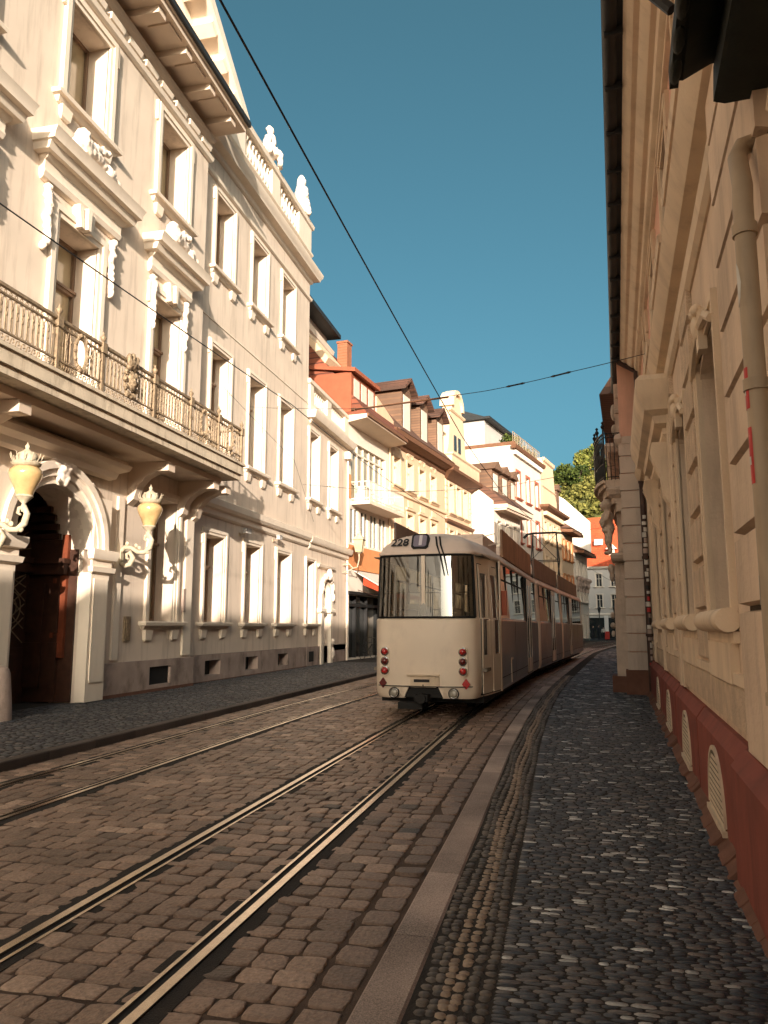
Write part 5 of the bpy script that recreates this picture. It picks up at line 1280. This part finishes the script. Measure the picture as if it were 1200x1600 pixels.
# curved balcony
def arcpts(r, n=14, x0=-3.6, x1=-.25): 
    out = []
    for k in range(n+1):
        t = k/n; x = x1+(x0-x1)*t; out.append((x, -r*(math.sin(math.pi*(.13+.74*t)))**.55))
    return out
q = MB()
for r, z0, z1 in ((.62, 5.03, 5.14), (.72, 5.14, 5.22), (.50, 4.84, 5.03), (.36, 4.62, 4.84), (.24, 4.42, 4.62)):
    p_ = arcpts(r); q.prism(p_+[(-3.6, .01), (-.25, .01)], 2, z0, z1-.001)
q.build('balcony_slab', 'caryatid', CH)
q = MB(); p_ = arcpts(.66, 28)
for z in (5.28, 5.62, 6.28, 6.38): q.tube([(x, y, z) for x, y in p_], .014 if z < 6.3 else .026, 5)
for k, (x, y) in enumerate(p_):
    big = k % 5 == 0
    q.tube([(x, y, 5.2), (x, y, 6.4 if not big else 6.5)], .012 if not big else .026, 5)
    if big: q.lathe([(.03, 6.5), (.06, 6.56), (.02, 6.62), (.045, 6.66), (.004, 6.7)], (x, y, 0), 6)
    elif k % 2: q.ring((x, y, 5.95), .0, .0, .0, 4) if False else None
    if k < len(p_)-1:
        x2, y2 = p_[k+1]; q.tube([(x, y, 5.32), ((x+x2)/2, (y+y2)/2, 5.6), (x2, y2, 5.32)], .009, 4); q.tube([(x, y, 5.66), ((x+x2)/2-.0, (y+y2)/2-.02, 5.95), (x2, y2, 6.25)], .009, 4); q.tube([(x2, y2, 5.66), ((x+x2)/2, (y+y2)/2-.02, 5.95), (x, y, 6.25)], .009, 4)
for xx in (-.25,): 
    yy = p_[0][1]
    for z in (5.28, 6.28, 6.38): q.tube([(xx, yy, z), (xx, .0, z)], .014, 5)
    for k in range(4): q.tube([(xx, yy*(k+.5)/4.2, 5.2), (xx, yy*(k+.5)/4.2, 6.38)], .011, 5)
q.build('balcony_railing', 'black', CH)
FL = MB(); FL.prism([(-1.9, 5.5), (-1.72, 5.55), (-1.70, 6.25), (-1.86, 6.3)], 1, -.69, -.675); tag(FL.build('yellow_cloth', 'awning', None, (1.5, 19.14, 0), (0, 0, rad(-94.5))), 'small yellow cloth hung on the curved iron balcony', 'cloth')
q = MB()
for z, d in ((6.45, .06), (6.9, .1), (7.3, .08)): q.mold(-2.2, -.5, [(z, .02), (z+.04, d), (z+.12, d), (z+.16, .02)])
q.box(-.75, -.45, -.1, .01, 6.3, 7.7); q.box(-2.2, -1.9, -.1, .01, 6.3, 7.7); q.blob((-.6, -.12, 7.0), .12, .08, .22, 6); q.blob((-.6, -.12, 6.55), .1, .08, .14, 6)
q.mold(-12.9, -3.7, [(6.5, .05), (6.6, .35), (6.75, .45), (6.85, .4)])
q.build('upper_trim', 'caryatid', CH)
q = MB(); q.prism([(-.5, 8.11), (4.5, 15.5), (9, 8.11)], 0, -13, -2.62); q.build('roof', 'roofbrown', CH)
TB = thing('tall_house', 'tall pink house standing further along behind the caryatid house', 'building', (2.4, 32.2, 0), rad(-98))
w = MB(); facade(w, -30, 0, .05, 14.2, [], 0, 9); w.build('wall', 'pink', TB)
TC = thing('curve_house', 'pale house on the outer side of the far bend, hidden by the caryatid house', 'building', (8.2, 63.5, 0), rad(-104))
w = MB(); facade(w, -34, 0, .05, 16.0, [], 0, 9); w.build('wall', 'white', TC)
# the right row goes on behind the camera
RB_ = thing('corner_house', 'plain beige house continuing the right row behind the viewpoint', 'building', (-.12, -14.1, 0), rad(-92))
w = MB(); facade(w, .02, 7, .05, 8.4, [(1.5+3*k, 2.7+3*k, a, b) for k in range(2) for a, b in ((1.5, 3.6), (5.2, 7.0))], .3, 9); w.build('wall', 'beige', RB_)
q = MB()
for k in range(2):
    for a, b in ((1.5, 3.6), (5.2, 7.0)): q.box(1.5+3*k, 2.7+3*k, .28, .34, a, b)
q.build('window', 'pane', RB_)
q = MB(); q.prism([(-.5, 8.4), (4.5, 11.5), (9.2, 8.4)], 0, .0, 7.1); q.build('roof', 'roofbrown', RB_)
LB_ = thing('pale_house', 'plain pale house continuing the left row behind the viewpoint', 'building', (-9.85, -42, 0), rad(90))
w = MB(); facade(w, .02, 39.9, .05, 14.5, [(1.5+3*k, 2.7+3*k, a, b) for k in range(12) for a, b in ((1.5, 3.6), (5.2, 7.4), (9.2, 11.2))], .3, 9); w.build('wall', 'white', LB_)
q = MB()
for k in range(12):
    for a, b in ((1.5, 3.6), (5.2, 7.4), (9.2, 11.2)): q.box(1.5+3*k, 2.7+3*k, .28, .34, a, b)
q.build('window', 'pane', LB_)
# ------------------------------------------------------------------ articulated tram, rear end towards the viewer
TR = thing('tram', 'cream and grey articulated tram numbered 228 driving away along the cobbled street', 'tram', (-2.49, 13.95, 0), rad(-3.1))
# local: x right, y forwards
HW = 1.165
def half_outline(L, round_rear=True, yj=None):
    P = []
    if round_rear:
        P = [(0, 0), (.36, .012), (.66, .04), (.82, .085), (.90, .14), (.945, .225), (.962, .33), (.975, .46), (1.09, 1.1), (1.155, 1.78), (HW, 1.95)]
    else: P = [(0, 0), (1.0, 0), (1.13, .03), (HW, .1), (HW, .3)]
    return P
def tram_section(parent, L, rear, side, m_low, loc=(0, 0), rot=0., tag_=''):
    """side: list of (y0,y1,kind) along both flanks; window band left open and glazed"""
    P = half_outline(L, rear)
    ys = [p for p in P]
    last = P[-1][1]
    cuts = sorted(set([round(v, 3) for a, b, k in side for v in (a, b) if v > last]+[L]))
    for c in cuts: ys.append((HW, c))
    levels = [(.34, -.05), (.42, -.012), (.56, 0), (1.745, 0), (1.765, -.018), (1.80, -.03), (2.93, -.075), (2.955, -.045), (3.0, -.04), (3.02, -.065), (3.14, -.14), (3.24, -.27), (3.33, -.45), (3.40, -.70), (3.43, -.95)]
    grid = []
    cx = lambda p, off: p
    for z, off in levels:
        row = []
        for (x, y) in ys:
            sc = max(0, (HW+off))/HW
            yy = y
            if rear: yy = y+(-off)*(1 if y < 1.5 else max(0, 1-(y-1.5)/.6)) if y < 2.1 else y
            row.append((x*sc, yy, z))
        grid.append(row)
    n = len(ys)
    body = MB(); roof = MB(); low = MB(); glass = MB(); rearg = MB()
    def kind(i, k, sgn):          # face between perimeter i,i+1 and level k,k+1
        a, b = ys[i], ys[i+1]
        if levels[k][0] >= 2.955: return 'roof'
        if k == 5:
            if rear and i < 5: return 'rear'
            ym = (a[1]+b[1])/2
            if ym > last:
                for y0, y1, kd in side:
                    if y0 < ym < y1 and kd == 'w': return 'glass'
        if rear and k < 3 and (a[0]+b[0])/2 < .36+.0 and k < 2: return 'none'
        if m_low and a[1] >= last-.01 and k < 5: return 'low'
        return 'body'
    for sgn in (1, -1):
        for k in range(len(levels)-1):
            for i in range(n-1):
                q = [grid[k][i], grid[k][i+1], grid[k+1][i+1], grid[k+1][i]]
                q = [(sgn*x, y, z) for x, y, z in q]
                kd = kind(i, k, sgn)
                {'roof': roof, 'rear': rearg, 'glass': glass, 'low': low, 'body': body, 'none': MB()}[kd].add(q, [(0, 1, 2, 3)])
        top = [(sgn*x, y, z) for x, y, z in grid[-1]]
        for i in range(n-1): roof.add([top[i], top[i+1], (0, top[i+1][1], 3.44), (0, top[i][1], 3.44)], [(0, 1, 2, 3)])
    e = thing if False else None
    pr = parent
    kw = dict(loc=(loc[0], loc[1], 0), rot=(0, 0, rot))
    b_ = body.build('body', 'tram', pr, **kw)
    bm = bmesh.new(); bm.from_mesh(b_.data); bmesh.ops.remove_doubles(bm, verts=bm.verts, dist=1e-4); bmesh.ops.recalc_face_normals(bm, faces=bm.faces); bm.to_mesh(b_.data); bm.free()
    b_.data.polygons.foreach_set('use_smooth', [True]*len(b_.data.polygons)); b_.data.set_sharp_from_angle(angle=rad(40))
    r_ = roof.build('roof', 'tramroof', b_, smooth=True)
    bm = bmesh.new(); bm.from_mesh(r_.data); bmesh.ops.remove_doubles(bm, verts=bm.verts, dist=1e-4); bmesh.ops.recalc_face_normals(bm, faces=bm.faces); bm.to_mesh(r_.data); bm.free()
    for src, nm, mm in ((low, 'side_panel', 'tramgrey'), (glass, 'side_glass', 'glass')):
        for sg in (1, -1):
            h = MB()
            for f_ in src.f:
                if sum(src.v[i][0] for i in f_)*sg > 0: h.add([src.v[i] for i in f_], [tuple(range(len(f_)))])
            if nm == 'side_panel': h.build(nm, mm, b_)
            else:
                for y0, y1, kd in side:
                    g1 = MB()
                    for f_ in h.f:
                        ym = sum(h.v[i][1] for i in f_)/len(f_)
                        if y0 < ym < y1: g1.add([h.v[i] for i in f_], [tuple(range(len(f_)))])
                    if g1.v: g1.build(nm, mm, b_)
    for sg in (1, -1):
        h = MB()
        for y0, y1, kd in side:
            if y0 > last:
                for yy in (y0-.02, (y0+y1)/2): h.box(sg*(HW+.001)-.002, sg*(HW+.001)+.002, yy-.006, yy+.006, .5, 1.74)
        h.box(sg*(HW+.001)-.003, sg*(HW+.001)+.003, last, L-.05, .60, .612)
        h.build('panel_seam', 'rubber', b_)
    if rearg.v:
        g_ = rearg.build('rear_window', 'glass', b_, smooth=True)
        bm = bmesh.new(); bm.from_mesh(g_.data); bmesh.ops.remove_doubles(bm, verts=bm.verts, dist=1e-4); bmesh.ops.recalc_face_normals(bm, faces=bm.faces); bm.to_mesh(g_.data); bm.free()
    # interior and ends
    f = MB(); f.box(-1.08, 1.08, .5 if rear else .05, L-.02, .80, .86); f.box(-1.05, 1.05, .4 if rear else .05, L-.02, 2.93, 2.95)
    for y in [2.4+.85*k for k in range(int((L-3.2)/.85))]:
        for sg in (-1, 1):
            f.box(sg*.62-.38, sg*.62+.38, y, y+.42, 1.18, 1.26); f.box(sg*.62-.38, sg*.62+.38, y+.36, y+.44, 1.26, 1.85)
    f.build('interior', 'interior', b_)
    # under-frame
    u = MB(); u.box(-.98, .98, .7 if rear else .1, L-.1, .22, .5)
    for yb in ([2.9] if rear else [])+[L-1.6]:
        for yy in (yb-.75, yb+.75):
            for sg in (-1, 1): u.lathe([(.31, -.06), (.31, .06)], (sg*.5, yy, .32), 16, 'x')
            u.tube([(-.5, yy, .32), (.5, yy, .32)], .06, 8)
        u.box(-.75, .75, yb-1.1, yb+1.1, .25, .45)
    u.build('underframe', 'rubber', b_)
    # pillars, hoppers, doors on each flank
    fr = MB(); dr = []
    for sg in (1, -1):
        for y0, y1, kd in side:
            if y0 < last: continue
            xo = HW-.055
            if kd == 'w':
                nn = max(1, round((y1-y0)/1.35))
                for j in range(nn+1):
                    yy = y0+(y1-y0)*j/nn; w_ = .035
                    fr.box(sg*(xo-.05)-.03, sg*(xo-.02)+.03, yy-w_, yy+w_, 1.80, 2.93)
                fr.box(sg*(xo-.03)-.025, sg*(xo-.03)+.025, y0, y1, 2.58, 2.62); fr.box(sg*(xo)-.02, sg*(xo)+.02, y0, y1, 1.775, 1.81)
    if fr.v: fr.build('window_bars', 'rubber', b_)
    for sg in (1, -1):
        for y0, y1, kd in side:
            if kd != 'd' or y0 < last: continue
            d = MB(); xo = HW
            d.box(sg*(xo-.035)-.03, sg*(xo-.035)+.042, y0, y1, .40, 2.92)
            o = d.build('door', 'rubber', b_)
            d = MB()
            for j in range(2):
                ya = y0+(y1-y0)*j/2+.03; yb = y0+(y1-y0)*(j+1)/2-.03
                d.box(sg*(xo+.002)-.012, sg*(xo+.002)+.012, ya, ya+.09, .42, 2.9); d.box(sg*(xo+.002)-.012, sg*(xo+.002)+.012, yb-.09, yb, .42, 2.9); d.box(sg*(xo+.002)-.011, sg*(xo+.002)+.011, ya+.09, yb-.09, .42, .8); d.box(sg*(xo+.002)-.011, sg*(xo+.002)+.011, ya+.09, yb-.09, 2.75, 2.9)
            d.build('door_leaf', 'tram', o)
            d = MB(); d.box(sg*(xo+.004)-.006, sg*(xo+.004)+.004, y0+.1, y1-.1, .8, 2.75); d.build('door_glass', 'pane', o)
    return b_
b1 = tram_section(TR, 10.55, True, [(1.98, 6.9, 'w'), (7.15, 8.45, 'd'), (8.7, 10.1, 'w')], True)
def sect_place(y): return None
b2 = tram_section(TR, 7.2, False, [(.4, 3.1, 'w'), (3.4, 4.7, 'd'), (5.0, 6.8, 'w')], True, (.02, 10.95), rad(-2.2))
b3 = tram_section(TR, 10.4, False, [(.4, 2.6, 'w'), (2.9, 4.2, 'd'), (4.5, 9.6, 'w')], True, (.31, 18.55), rad(-2.6))
q = MB()
for y in (10.5, 18.1):
    for k in range(6): q.box(-1.02+.03*(k % 2), 1.02-.03*(k % 2), y+.02+k*.08, y+.10+k*.08, .45, 3.25)
q.build('bellows', 'rubber', TR)
# rear glazing bars and seals
q = MB()
oz = lambda x: .09+.05*abs(x)
q.box(-.035, .035, .04, .075, 1.80, 2.94); q.build('centre_bar', 'tram', b1)
q = MB()
pts = [(-.865, .28), (-.84, .20), (-.76, .135), (-.6, .085), (-.33, .055), (0, .045), (.33, .055), (.6, .085), (.76, .135), (.84, .20), (.865, .28)]
for z, dy, sc in ((1.79, -.02, 1.062), (2.935, .025, 1.012)): q.tube([(x*sc, y+dy-.02, z) for x, y in pts], .02, 6)
for sg in (-1, 1): q.tube([(sg*.925, .25, 1.79), (sg*.885, .29, 2.94)], .022, 6)
q.build('window_seal', 'rubber', b1)
q = MB(); q.tube([(-.8, .3, 2.25), (.8, .3, 2.25)], .012, 6)
for sg in (-1, 1): q.tube([(sg*.75, .25, 1.8), (sg*.7, .25, 1.93), (sg*.15, .2, 1.93), (sg*.15, .2, 1.8)], .016, 6)
q.build('handrail', 'chrome', b1)
q = MB(); q.box(-.55, -.05, .8, 1.0, .9, 2.0); q.box(-.5, -.2, .5, .75, .9, 1.75); q.box(.2, .75, .7, .9, .9, 1.9); q.tube([(.4, .9, .9), (.4, .9, 2.9)], .018, 6); q.tube([(-.6, 1.2, .9), (-.6, 1.2, 2.9)], .018, 6); q.tube([(.62, .6, .9), (.62, .6, 2.9)], .018, 6); q.build('driver_desk', 'interior', b1)
q = MB(); q.lathe([(.0, 0), (.08, .01), (.09, .03), (.0, .04)], (-.3, .48, 2.34), 12, 'y'); q.box(-.42, -.18, .48, .5, 1.82, 2.05); q.build('dash_fittings', 'vent', b1)
# lamps
def lampset(sg):
    y = .065; x = sg*.725
    q = MB(); 
    hw = .085
    pl = [(x-hw, .86), (x+hw, .86)]+[(x+hw*math.cos(math.pi*k/8), 1.18+hw*math.sin(math.pi*k/8)) for k in range(9)]+[(x-hw, .86)]+[(x-hw*math.cos(math.pi*k/8), .86-hw*math.sin(math.pi*k/8)) for k in range(1, 8)]
    pl = [(x+hw*math.cos(t), 1.18+hw*math.sin(t)) for t in [math.pi*k/10 for k in range(11)]]+[(x-hw*math.cos(t), .82-hw*math.sin(t)) for t in [math.pi*k/10 for k in range(11)]]
    q.prism(pl, 1, y-.055, y+.06); o = q.build('lamp_plate', 'tram', b1)
    for k, (z, m) in enumerate(((1.17, 'redlamp'), (1.0, 'darkred'), (.83, 'redlamp'))):
        q = MB(); q.lathe([(.078, 0), (.078, -.02), (.062, -.028), (.058, -.02)], (x, y-.055, z), 20, 'y'); q.build('lamp_rim', 'chrome', o, smooth=True)
        q = MB(); q.lathe([(.058, -.015), (.056, -.035), (.04, -.055), (.02, -.066), (.001, -.07)], (x, y-.055, z), 20, 'y'); q.build('tail_lamp', m, o, smooth=True)
    x2 = sg*.77; y2 = .052; q = MB()
    q.prism([(x2-.075, .60), (x2-.02, .53), (x2, .51), (x2+.02, .53), (x2+.075, .60), (x2+.02, .68), (x2, .70), (x2-.02, .68)], 1, y2-.012, y2+.06); q.build('reflector', 'redlamp' if sg > 0 else 'darkred', b1)
    x3 = sg*.55; q = MB(); q.lathe([(.098, 0), (.098, -.03), (.075, -.035), (.07, -.02)], (x3, .02, .435), 22, 'y'); o = q.build('fog_lamp', 'rubber', b1, smooth=True)
    q = MB(); q.lathe([(.072, -.01), (.07, -.025), (.05, -.038), (.001, -.045)], (x3, .02, .435), 20, 'y'); q.build('lens', 'lens', o, smooth=True)
    q = MB(); q.ring((x3, -.012, .435), .078, .078, .007, 20); q.build('lens_ring', 'chrome', o, smooth=True)
lampset(1); lampset(-1)
q = MB(); q.box(-.235, .235, -.03, .02, .54, .74); q.box(-.30, .30, -.06, .02, .745, .765); q.box(.14, .30, -.02, .03, .55, .72); o = q.build('coupler_plate', 'vent', b1)
q = MB(); q.box(-.17, .12, -.036, -.03, .63, .68); q.box(-.01, .01, -.036, -.03, .56, .59); q.build('slot', 'ink', o)
q = MB(); q.prism([(-.36, .36), (.36, .36), (.24, .545), (-.24, .545)], 1, .03, .5); q.box(-.12, .12, -.22, .3, .30, .42); q.box(-.45, .0, -.1, .1, .16, .28); q.lathe([(.09, -.25), (.1, -.2), (.05, .2)], (0, 0, .36), 10, 'y'); q.build('coupler', 'rubber', b1)
for sg in (-1, 1):        # lower bumper corner pieces beside the coupler recess
    q = MB(); pl = [(sg*.36, .36), (sg*.27, .552), (sg*.37, .556), (sg*.37, .36)]; q.prism(pl, 1, .0, .05); q.build('bumper_corner', 'tram', b1)
q = MB(); q.tube([(x*1.035, y-.085+.012*0, .555) for x, y in pts[:]], .008, 5); q.build('bumper_seam', 'rubber', b1)
# roof front: number, destination box, wipers
def onroof(x, t): return (x, .03+.42*t+.12*abs(x)*abs(x), 3.0+.40*t-.02*x*x)
tilt = rad(-43)
def roof_face(me_or_mb, x, t, m=None, name='x', off=.0):
    pass
RM = Matrix.Rotation(rad(90-36), 4, 'X')
tm = text_mesh('228', .235, 'ink', .004, .005); o = inst('fleet_number', tm, b1, (-.47, .165, 3.185), (rad(56), 0, rad(-6)))
db = MB(); db.prism([(-.135+.0, -.10), (-.10, -.14), (.10, -.14), (.135, -.10), (.135, .10), (.10, .14), (-.10, .14), (-.135, .10)], 2, -.06, .028)
db_o = db.build('destination_box', 'rubber', b1, (-.075, .158, 3.195), (rad(62), 0, 0)); db_o.scale = (1.2, 1.15, 1.)
sc_ = MB(); sc_.prism([(-.105, -.085), (-.08, -.11), (.08, -.11), (.105, -.085), (.105, .085), (.08, .11), (-.08, .11), (-.105, .085)], 2, .0281, .033); so = sc_.build('screen', 'blind_screen', db_o)
tm = text_mesh('1', .25, 'paleink', .003, .012); inst('route_number', tm, so, (.01, 0, .036))
q = MB()
for dx in (0, .07): q.tube([(.20+dx, .28, 3.29), (.25+dx, .12, 3.12), (.32+dx, .02, 2.95), (.40+dx, .02, 2.55)], [.017, .017, .012, .006], 6)
q.build('wiper', 'rubber', b1)
# rear folding door in the tapered flank, right side
for sg in (1, -1):
    A = Vector((sg*.978, .50, 0)); B = Vector((sg*1.15, 1.76, 0)); d = B-A; nrm = Vector((sg*d.y, -sg*d.x, 0)).normalized()*1.0
    if nrm.x*sg < 0: nrm = -nrm
    def slabq(mb, t0, t1, z0, z1, o0, o1):
        p = []
        for z in (z0, z1):
            lean = -.045*max(0, (z-1.77)/1.2)-(.03 if z > 1.76 else 0)
            for t, o_ in ((t0, o0), (t1, o0), (t1, o1), (t0, o1)): v = A+d*t+nrm*(o_+lean); p.append((v.x, v.y, z))
        mb.add(p, [(0, 1, 2, 3), (4, 5, 6, 7), (0, 1, 5, 4), (1, 2, 6, 5), (2, 3, 7, 6), (3, 0, 4, 7)])
    def full(mb, t0, t1, z0, z1, o0, o1):
        if z0 < 1.76 < z1: slabq(mb, t0, t1, z0, 1.76, o0, o1); slabq(mb, t0, t1, 1.7601, z1, o0-.0, o1)
        else: slabq(mb, t0, t1, z0, z1, o0, o1)
    q = MB(); full(q, .0, 1., .38, 2.80, -.02, .012); do = q.build('rear_door', 'rubber', b1)
    for t0, t1 in ((.02, .46), (.56, .98)):
        q = MB(); wa = (t1-t0)
        for a, b, z0, z1 in ((t0, t0+.05, .40, 2.78), (t1-.07, t1, .40, 2.78), (t0+.05, t1-.07, .40, 1.1), (t0+.05, t1-.07, 2.62, 2.78)): full(q, a, b, z0, z1, .0121, .03)
        q.build('door_leaf', 'tram', do)
        q = MB(); full(q, t0+.05, t1-.07, 1.1, 2.62, .0122, .018); q.build('door_glass', 'pane', do)
        q = MB(); full(q, t0+.12, t0+.15, 1.2, 2.5, .0182, .024); q.build('grab_bar', 'chrome', do)
    q = MB(); q.box(sg*1.163-.014, sg*1.163+.014, 1.80, 1.93, .36, 2.94); q.build('corner_pillar', 'trim', b1)
# roof boards, pantograph
def board(bd, x, y0, y1, z0, z1, m, n='roof_board'):
    q = MB(); q.box(x-.025, x+.025, y0, y1, z0, z1); q.box(x-.04, x+.04, y0, y1, z0-.05, z0)
    return q.build(n, m, bd)
board(b1, 1.0, 3.5, 10.2, 3.22, 3.80, 'adpanel'); board(b1, -1.0, 1.75, 10.2, 3.22, 3.80, 'addark')
board(b2, 1.0, .1, 7.0, 3.22, 3.80, 'addark'); board(b2, -1.0, .1, 7.0, 3.22, 3.80, 'addark')
board(b3, 1.0, .1, 9.0, 3.22, 3.75, 'addark'); board(b3, -1.0, .1, 9.0, 3.22, 3.75, 'addark')
for k, bd in enumerate((b2, b3)): bd.children[0] if False else None
q = MB()
for k in range(4): q.tube([(.55, 2.6+k*1.6, 3.5), (1.0, 2.6+k*1.6, 3.6)], .012, 5); q.tube([(-.55, 2.6+k*1.6, 3.5), (-1.0, 2.6+k*1.6, 3.6)], .012, 5)
q.build('roof_stay', 'tramroof', b1)
for bb in ((-.6, .6, 3.4, 5.6, 3.40, 3.70), (-.5, .5, 7.0, 9.0, 3.40, 3.75)): q = MB(); q.box(*bb); q.build('roof_gear', 'tramroof', b1)
q = MB(); yb = 4.6
for sg in (-1, 1):
    q.tube([(sg*.6, yb-.9, 3.5), (sg*.62, yb+.4, 4.7), (sg*.55, yb-.05, 5.98)], .03, 6); q.tube([(sg*.6, yb+.9, 3.5), (sg*.62, yb-.4, 4.7), (sg*.55, yb+.05, 5.98)], .03, 6)
q.tube([(-.62, yb+.4, 4.7), (.62, yb+.4, 4.7)], .022, 6); q.tube([(-.62, yb-.4, 4.7), (.62, yb-.4, 4.7)], .022, 6)
q.tube([(-.62, yb-.4, 4.7), (.55, yb, 5.98)], .014, 5); q.tube([(.62, yb-.4, 4.7), (-.55, yb, 5.98)], .014, 5)
for dy in (-.16, .16): q.tube([(-.98, yb+dy, 5.82), (-.8, yb+dy, 6.0), (-.5, yb+dy, 6.04), (.5, yb+dy, 6.04), (.8, yb+dy, 6.0), (.98, yb+dy, 5.82)], .034, 6)
q.box(-.8, .8, yb-1.0, yb+1.0, 3.45, 3.52); q.build('pantograph', 'black', b3)
q = MB(); q.box(HW+.0, HW+.012, 3.5, 3.58, .42, .95); q.box(HW+.0, HW+.012, 3.58, 3.85, .90, .95); q.build('step_marker', 'trim', b1)
q = MB(); q.box(HW-.03, HW+.1, 2.1, 2.2, 1.85, 2.35); q.build('red_sign', 'redtrim', b1)
# ------------------------------------------------------------------ overhead wires
def wire(name, pts, r, label, insul=(), group='overhead tram wires', cat='wire'):
    t = thing(name, label, cat, pts[0], 0, group)
    P = []
    for a, b in zip(pts[:-1], pts[1:]):
        n = 10; L_ = (Vector(b)-Vector(a)).length
        for k in range(n): 
            v = Vector(a).lerp(Vector(b), k/n); v.z -= .004*L_*4*(k/n)*(1-k/n); P.append(v)
    P.append(Vector(pts[-1])); o = Vector(pts[0])
    q = MB(); q.tube([p-o for p in P], r, 6); q.build('cable', 'black', t)
    for tt in insul:
        k = tt*(len(P)-1); i = min(int(k), len(P)-2); c = P[i].lerp(P[i+1], k-i)-o; d = (P[i+1]-P[i]).normalized()
        q = MB(); q.tube([c-d*.22, c-d*.16, c-d*.1, c+d*.1, c+d*.16, c+d*.22], [.01, .022, .016, .016, .022, .01], 7); q.build('insulator', 'black', t)
    return t
ZW = 6.12
wire('contact_wire', [(-2.27, 1.0, ZW), (-2.2, 18, ZW), (-1.85, 26, ZW), (-.45, 38.5, ZW-.02), (1.2, 54, ZW), (5, 80, ZW)], .0105, 'thick contact wire crossing the sky diagonally down to the pantograph')
wire('contact_wire', [(-5.98, 2.0, 6.15), (-5.3, 14.5, 6.15), (-5.2, 22.3, 6.15), (-4.3, 38, 6.15), (-1.5, 58, 6.15), (2.2, 80, 6.15)], .009, 'contact wire of the empty track passing low across the palace front')
wire('span_wire', [(1.66, 13.2, 6.24), (.27, 14.01, 6.25), (-.56, 14.52, 6.27), (-1.35, 14.99, 6.31), (-2.12, 15.45, 6.4), (-4.36, 17.5, 6.86), (-7.03, 19.98, 7.73), (-9.85, 22.9, 8.8)], .0065, 'span wire stretched from the palace wall to the right hand house with two insulators', (.17, .32))
wire('span_wire', [(-9.85, 28.4, 7.2), (-5.25, 26, 6.3), (-1.9, 25.8, 6.3), (2.3, 24, 6.6)], .008, 'thin lower span wire from the end of the palace to the right side', (.1, .35))
wire('pull_wire', [(-9.84, 20.9, 8.85), (-9.0, 25.0, 7.4), (-9.84, 29.8, 5.9)], .006, 'slack thin wire hanging along the palace wall below the span wire')
wire('span_wire', [(-5.4, 47, 8.6), (-1.5, 46, 6.9), (3.2, 44, 7.2)], .010, 'far span wire by the gabled bay before the hill', (.3,))
t = thing('pull_off_rod', 'horizontal brown insulator rod holding the contact wire before the dormers', 'rod', (-4.9, 18.05, 7.02), 0)
q = MB(); q.tube([(0, 0, 0), (2.72, -2.65, -.66)], .022, 7); q.tube([(0, 0, 0), (-.12, .12, .03)], .045, 7); q.build('rod', 'brownwood', t)

# ------------------------------------------------------------------ camera, sun, sky
cam = bpy.data.cameras.new('camera'); co = bpy.data.objects.new('camera', cam); COL.objects.link(co); SC.camera = co
cam.sensor_fit = 'VERTICAL'; cam.sensor_height = 24.; cam.lens = 24.*1200/1600; cam.clip_start = .05; cam.clip_end = 3000
yaw = math.atan(280/1213.4); co.location = (0, 0, 1.61); co.rotation_euler = (rad(90)+math.atan(.15), 0, yaw)
SUNV = Vector((.29, -1, .20)).normalized()
el = math.asin(SUNV.z)
ld = bpy.data.lights.new('sun', 'SUN'); ld.energy = 3.5; ld.angle = rad(.5); ld.color = (1., .85, .70)
lo = bpy.data.objects.new('sun', ld); COL.objects.link(lo); lo.rotation_euler = SUNV.to_track_quat('Z', 'Y').to_euler(); lo.location = (20, -60, 30)
W = bpy.data.worlds.new('World'); SC.world = W; W.use_nodes = True; nt = W.node_tree; bg = nt.nodes['Background']
sk = nt.nodes.new('ShaderNodeTexSky'); sk.sky_type = 'NISHITA'; sk.sun_disc = False; sk.sun_elevation = el; sk.sun_rotation = math.atan2(SUNV.x, SUNV.y)
sk.altitude = 300; sk.air_density = .3; sk.dust_density = 10.; sk.ozone_density = 1.5
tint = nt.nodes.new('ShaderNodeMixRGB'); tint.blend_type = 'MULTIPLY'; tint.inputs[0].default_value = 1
# sky tint by direction: warmth added sunward to fill the shade, teal opposite
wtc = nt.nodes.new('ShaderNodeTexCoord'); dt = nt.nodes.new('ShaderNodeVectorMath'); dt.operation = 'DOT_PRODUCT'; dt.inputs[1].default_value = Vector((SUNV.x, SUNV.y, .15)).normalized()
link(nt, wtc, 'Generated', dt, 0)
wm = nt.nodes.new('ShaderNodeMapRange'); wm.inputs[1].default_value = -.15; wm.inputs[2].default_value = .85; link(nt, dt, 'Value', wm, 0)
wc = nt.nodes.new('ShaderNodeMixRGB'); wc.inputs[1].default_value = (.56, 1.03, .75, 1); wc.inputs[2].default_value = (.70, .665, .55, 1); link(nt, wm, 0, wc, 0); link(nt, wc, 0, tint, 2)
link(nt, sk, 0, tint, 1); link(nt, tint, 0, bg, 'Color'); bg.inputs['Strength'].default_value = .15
vs_ = SC.view_settings; vs_.view_transform = 'Standard'; vs_.look = 'None'; vs_.exposure = 1.5; vs_.gamma = 1.
SC.cycles.max_bounces = 6; SC.cycles.diffuse_bounces = 4; SC.cycles.glossy_bounces = 3; SC.cycles.transparent_max_bounces = 6; SC.cycles.caustics_reflective = False; SC.cycles.caustics_refractive = False
SC.cycles.use_denoising = True
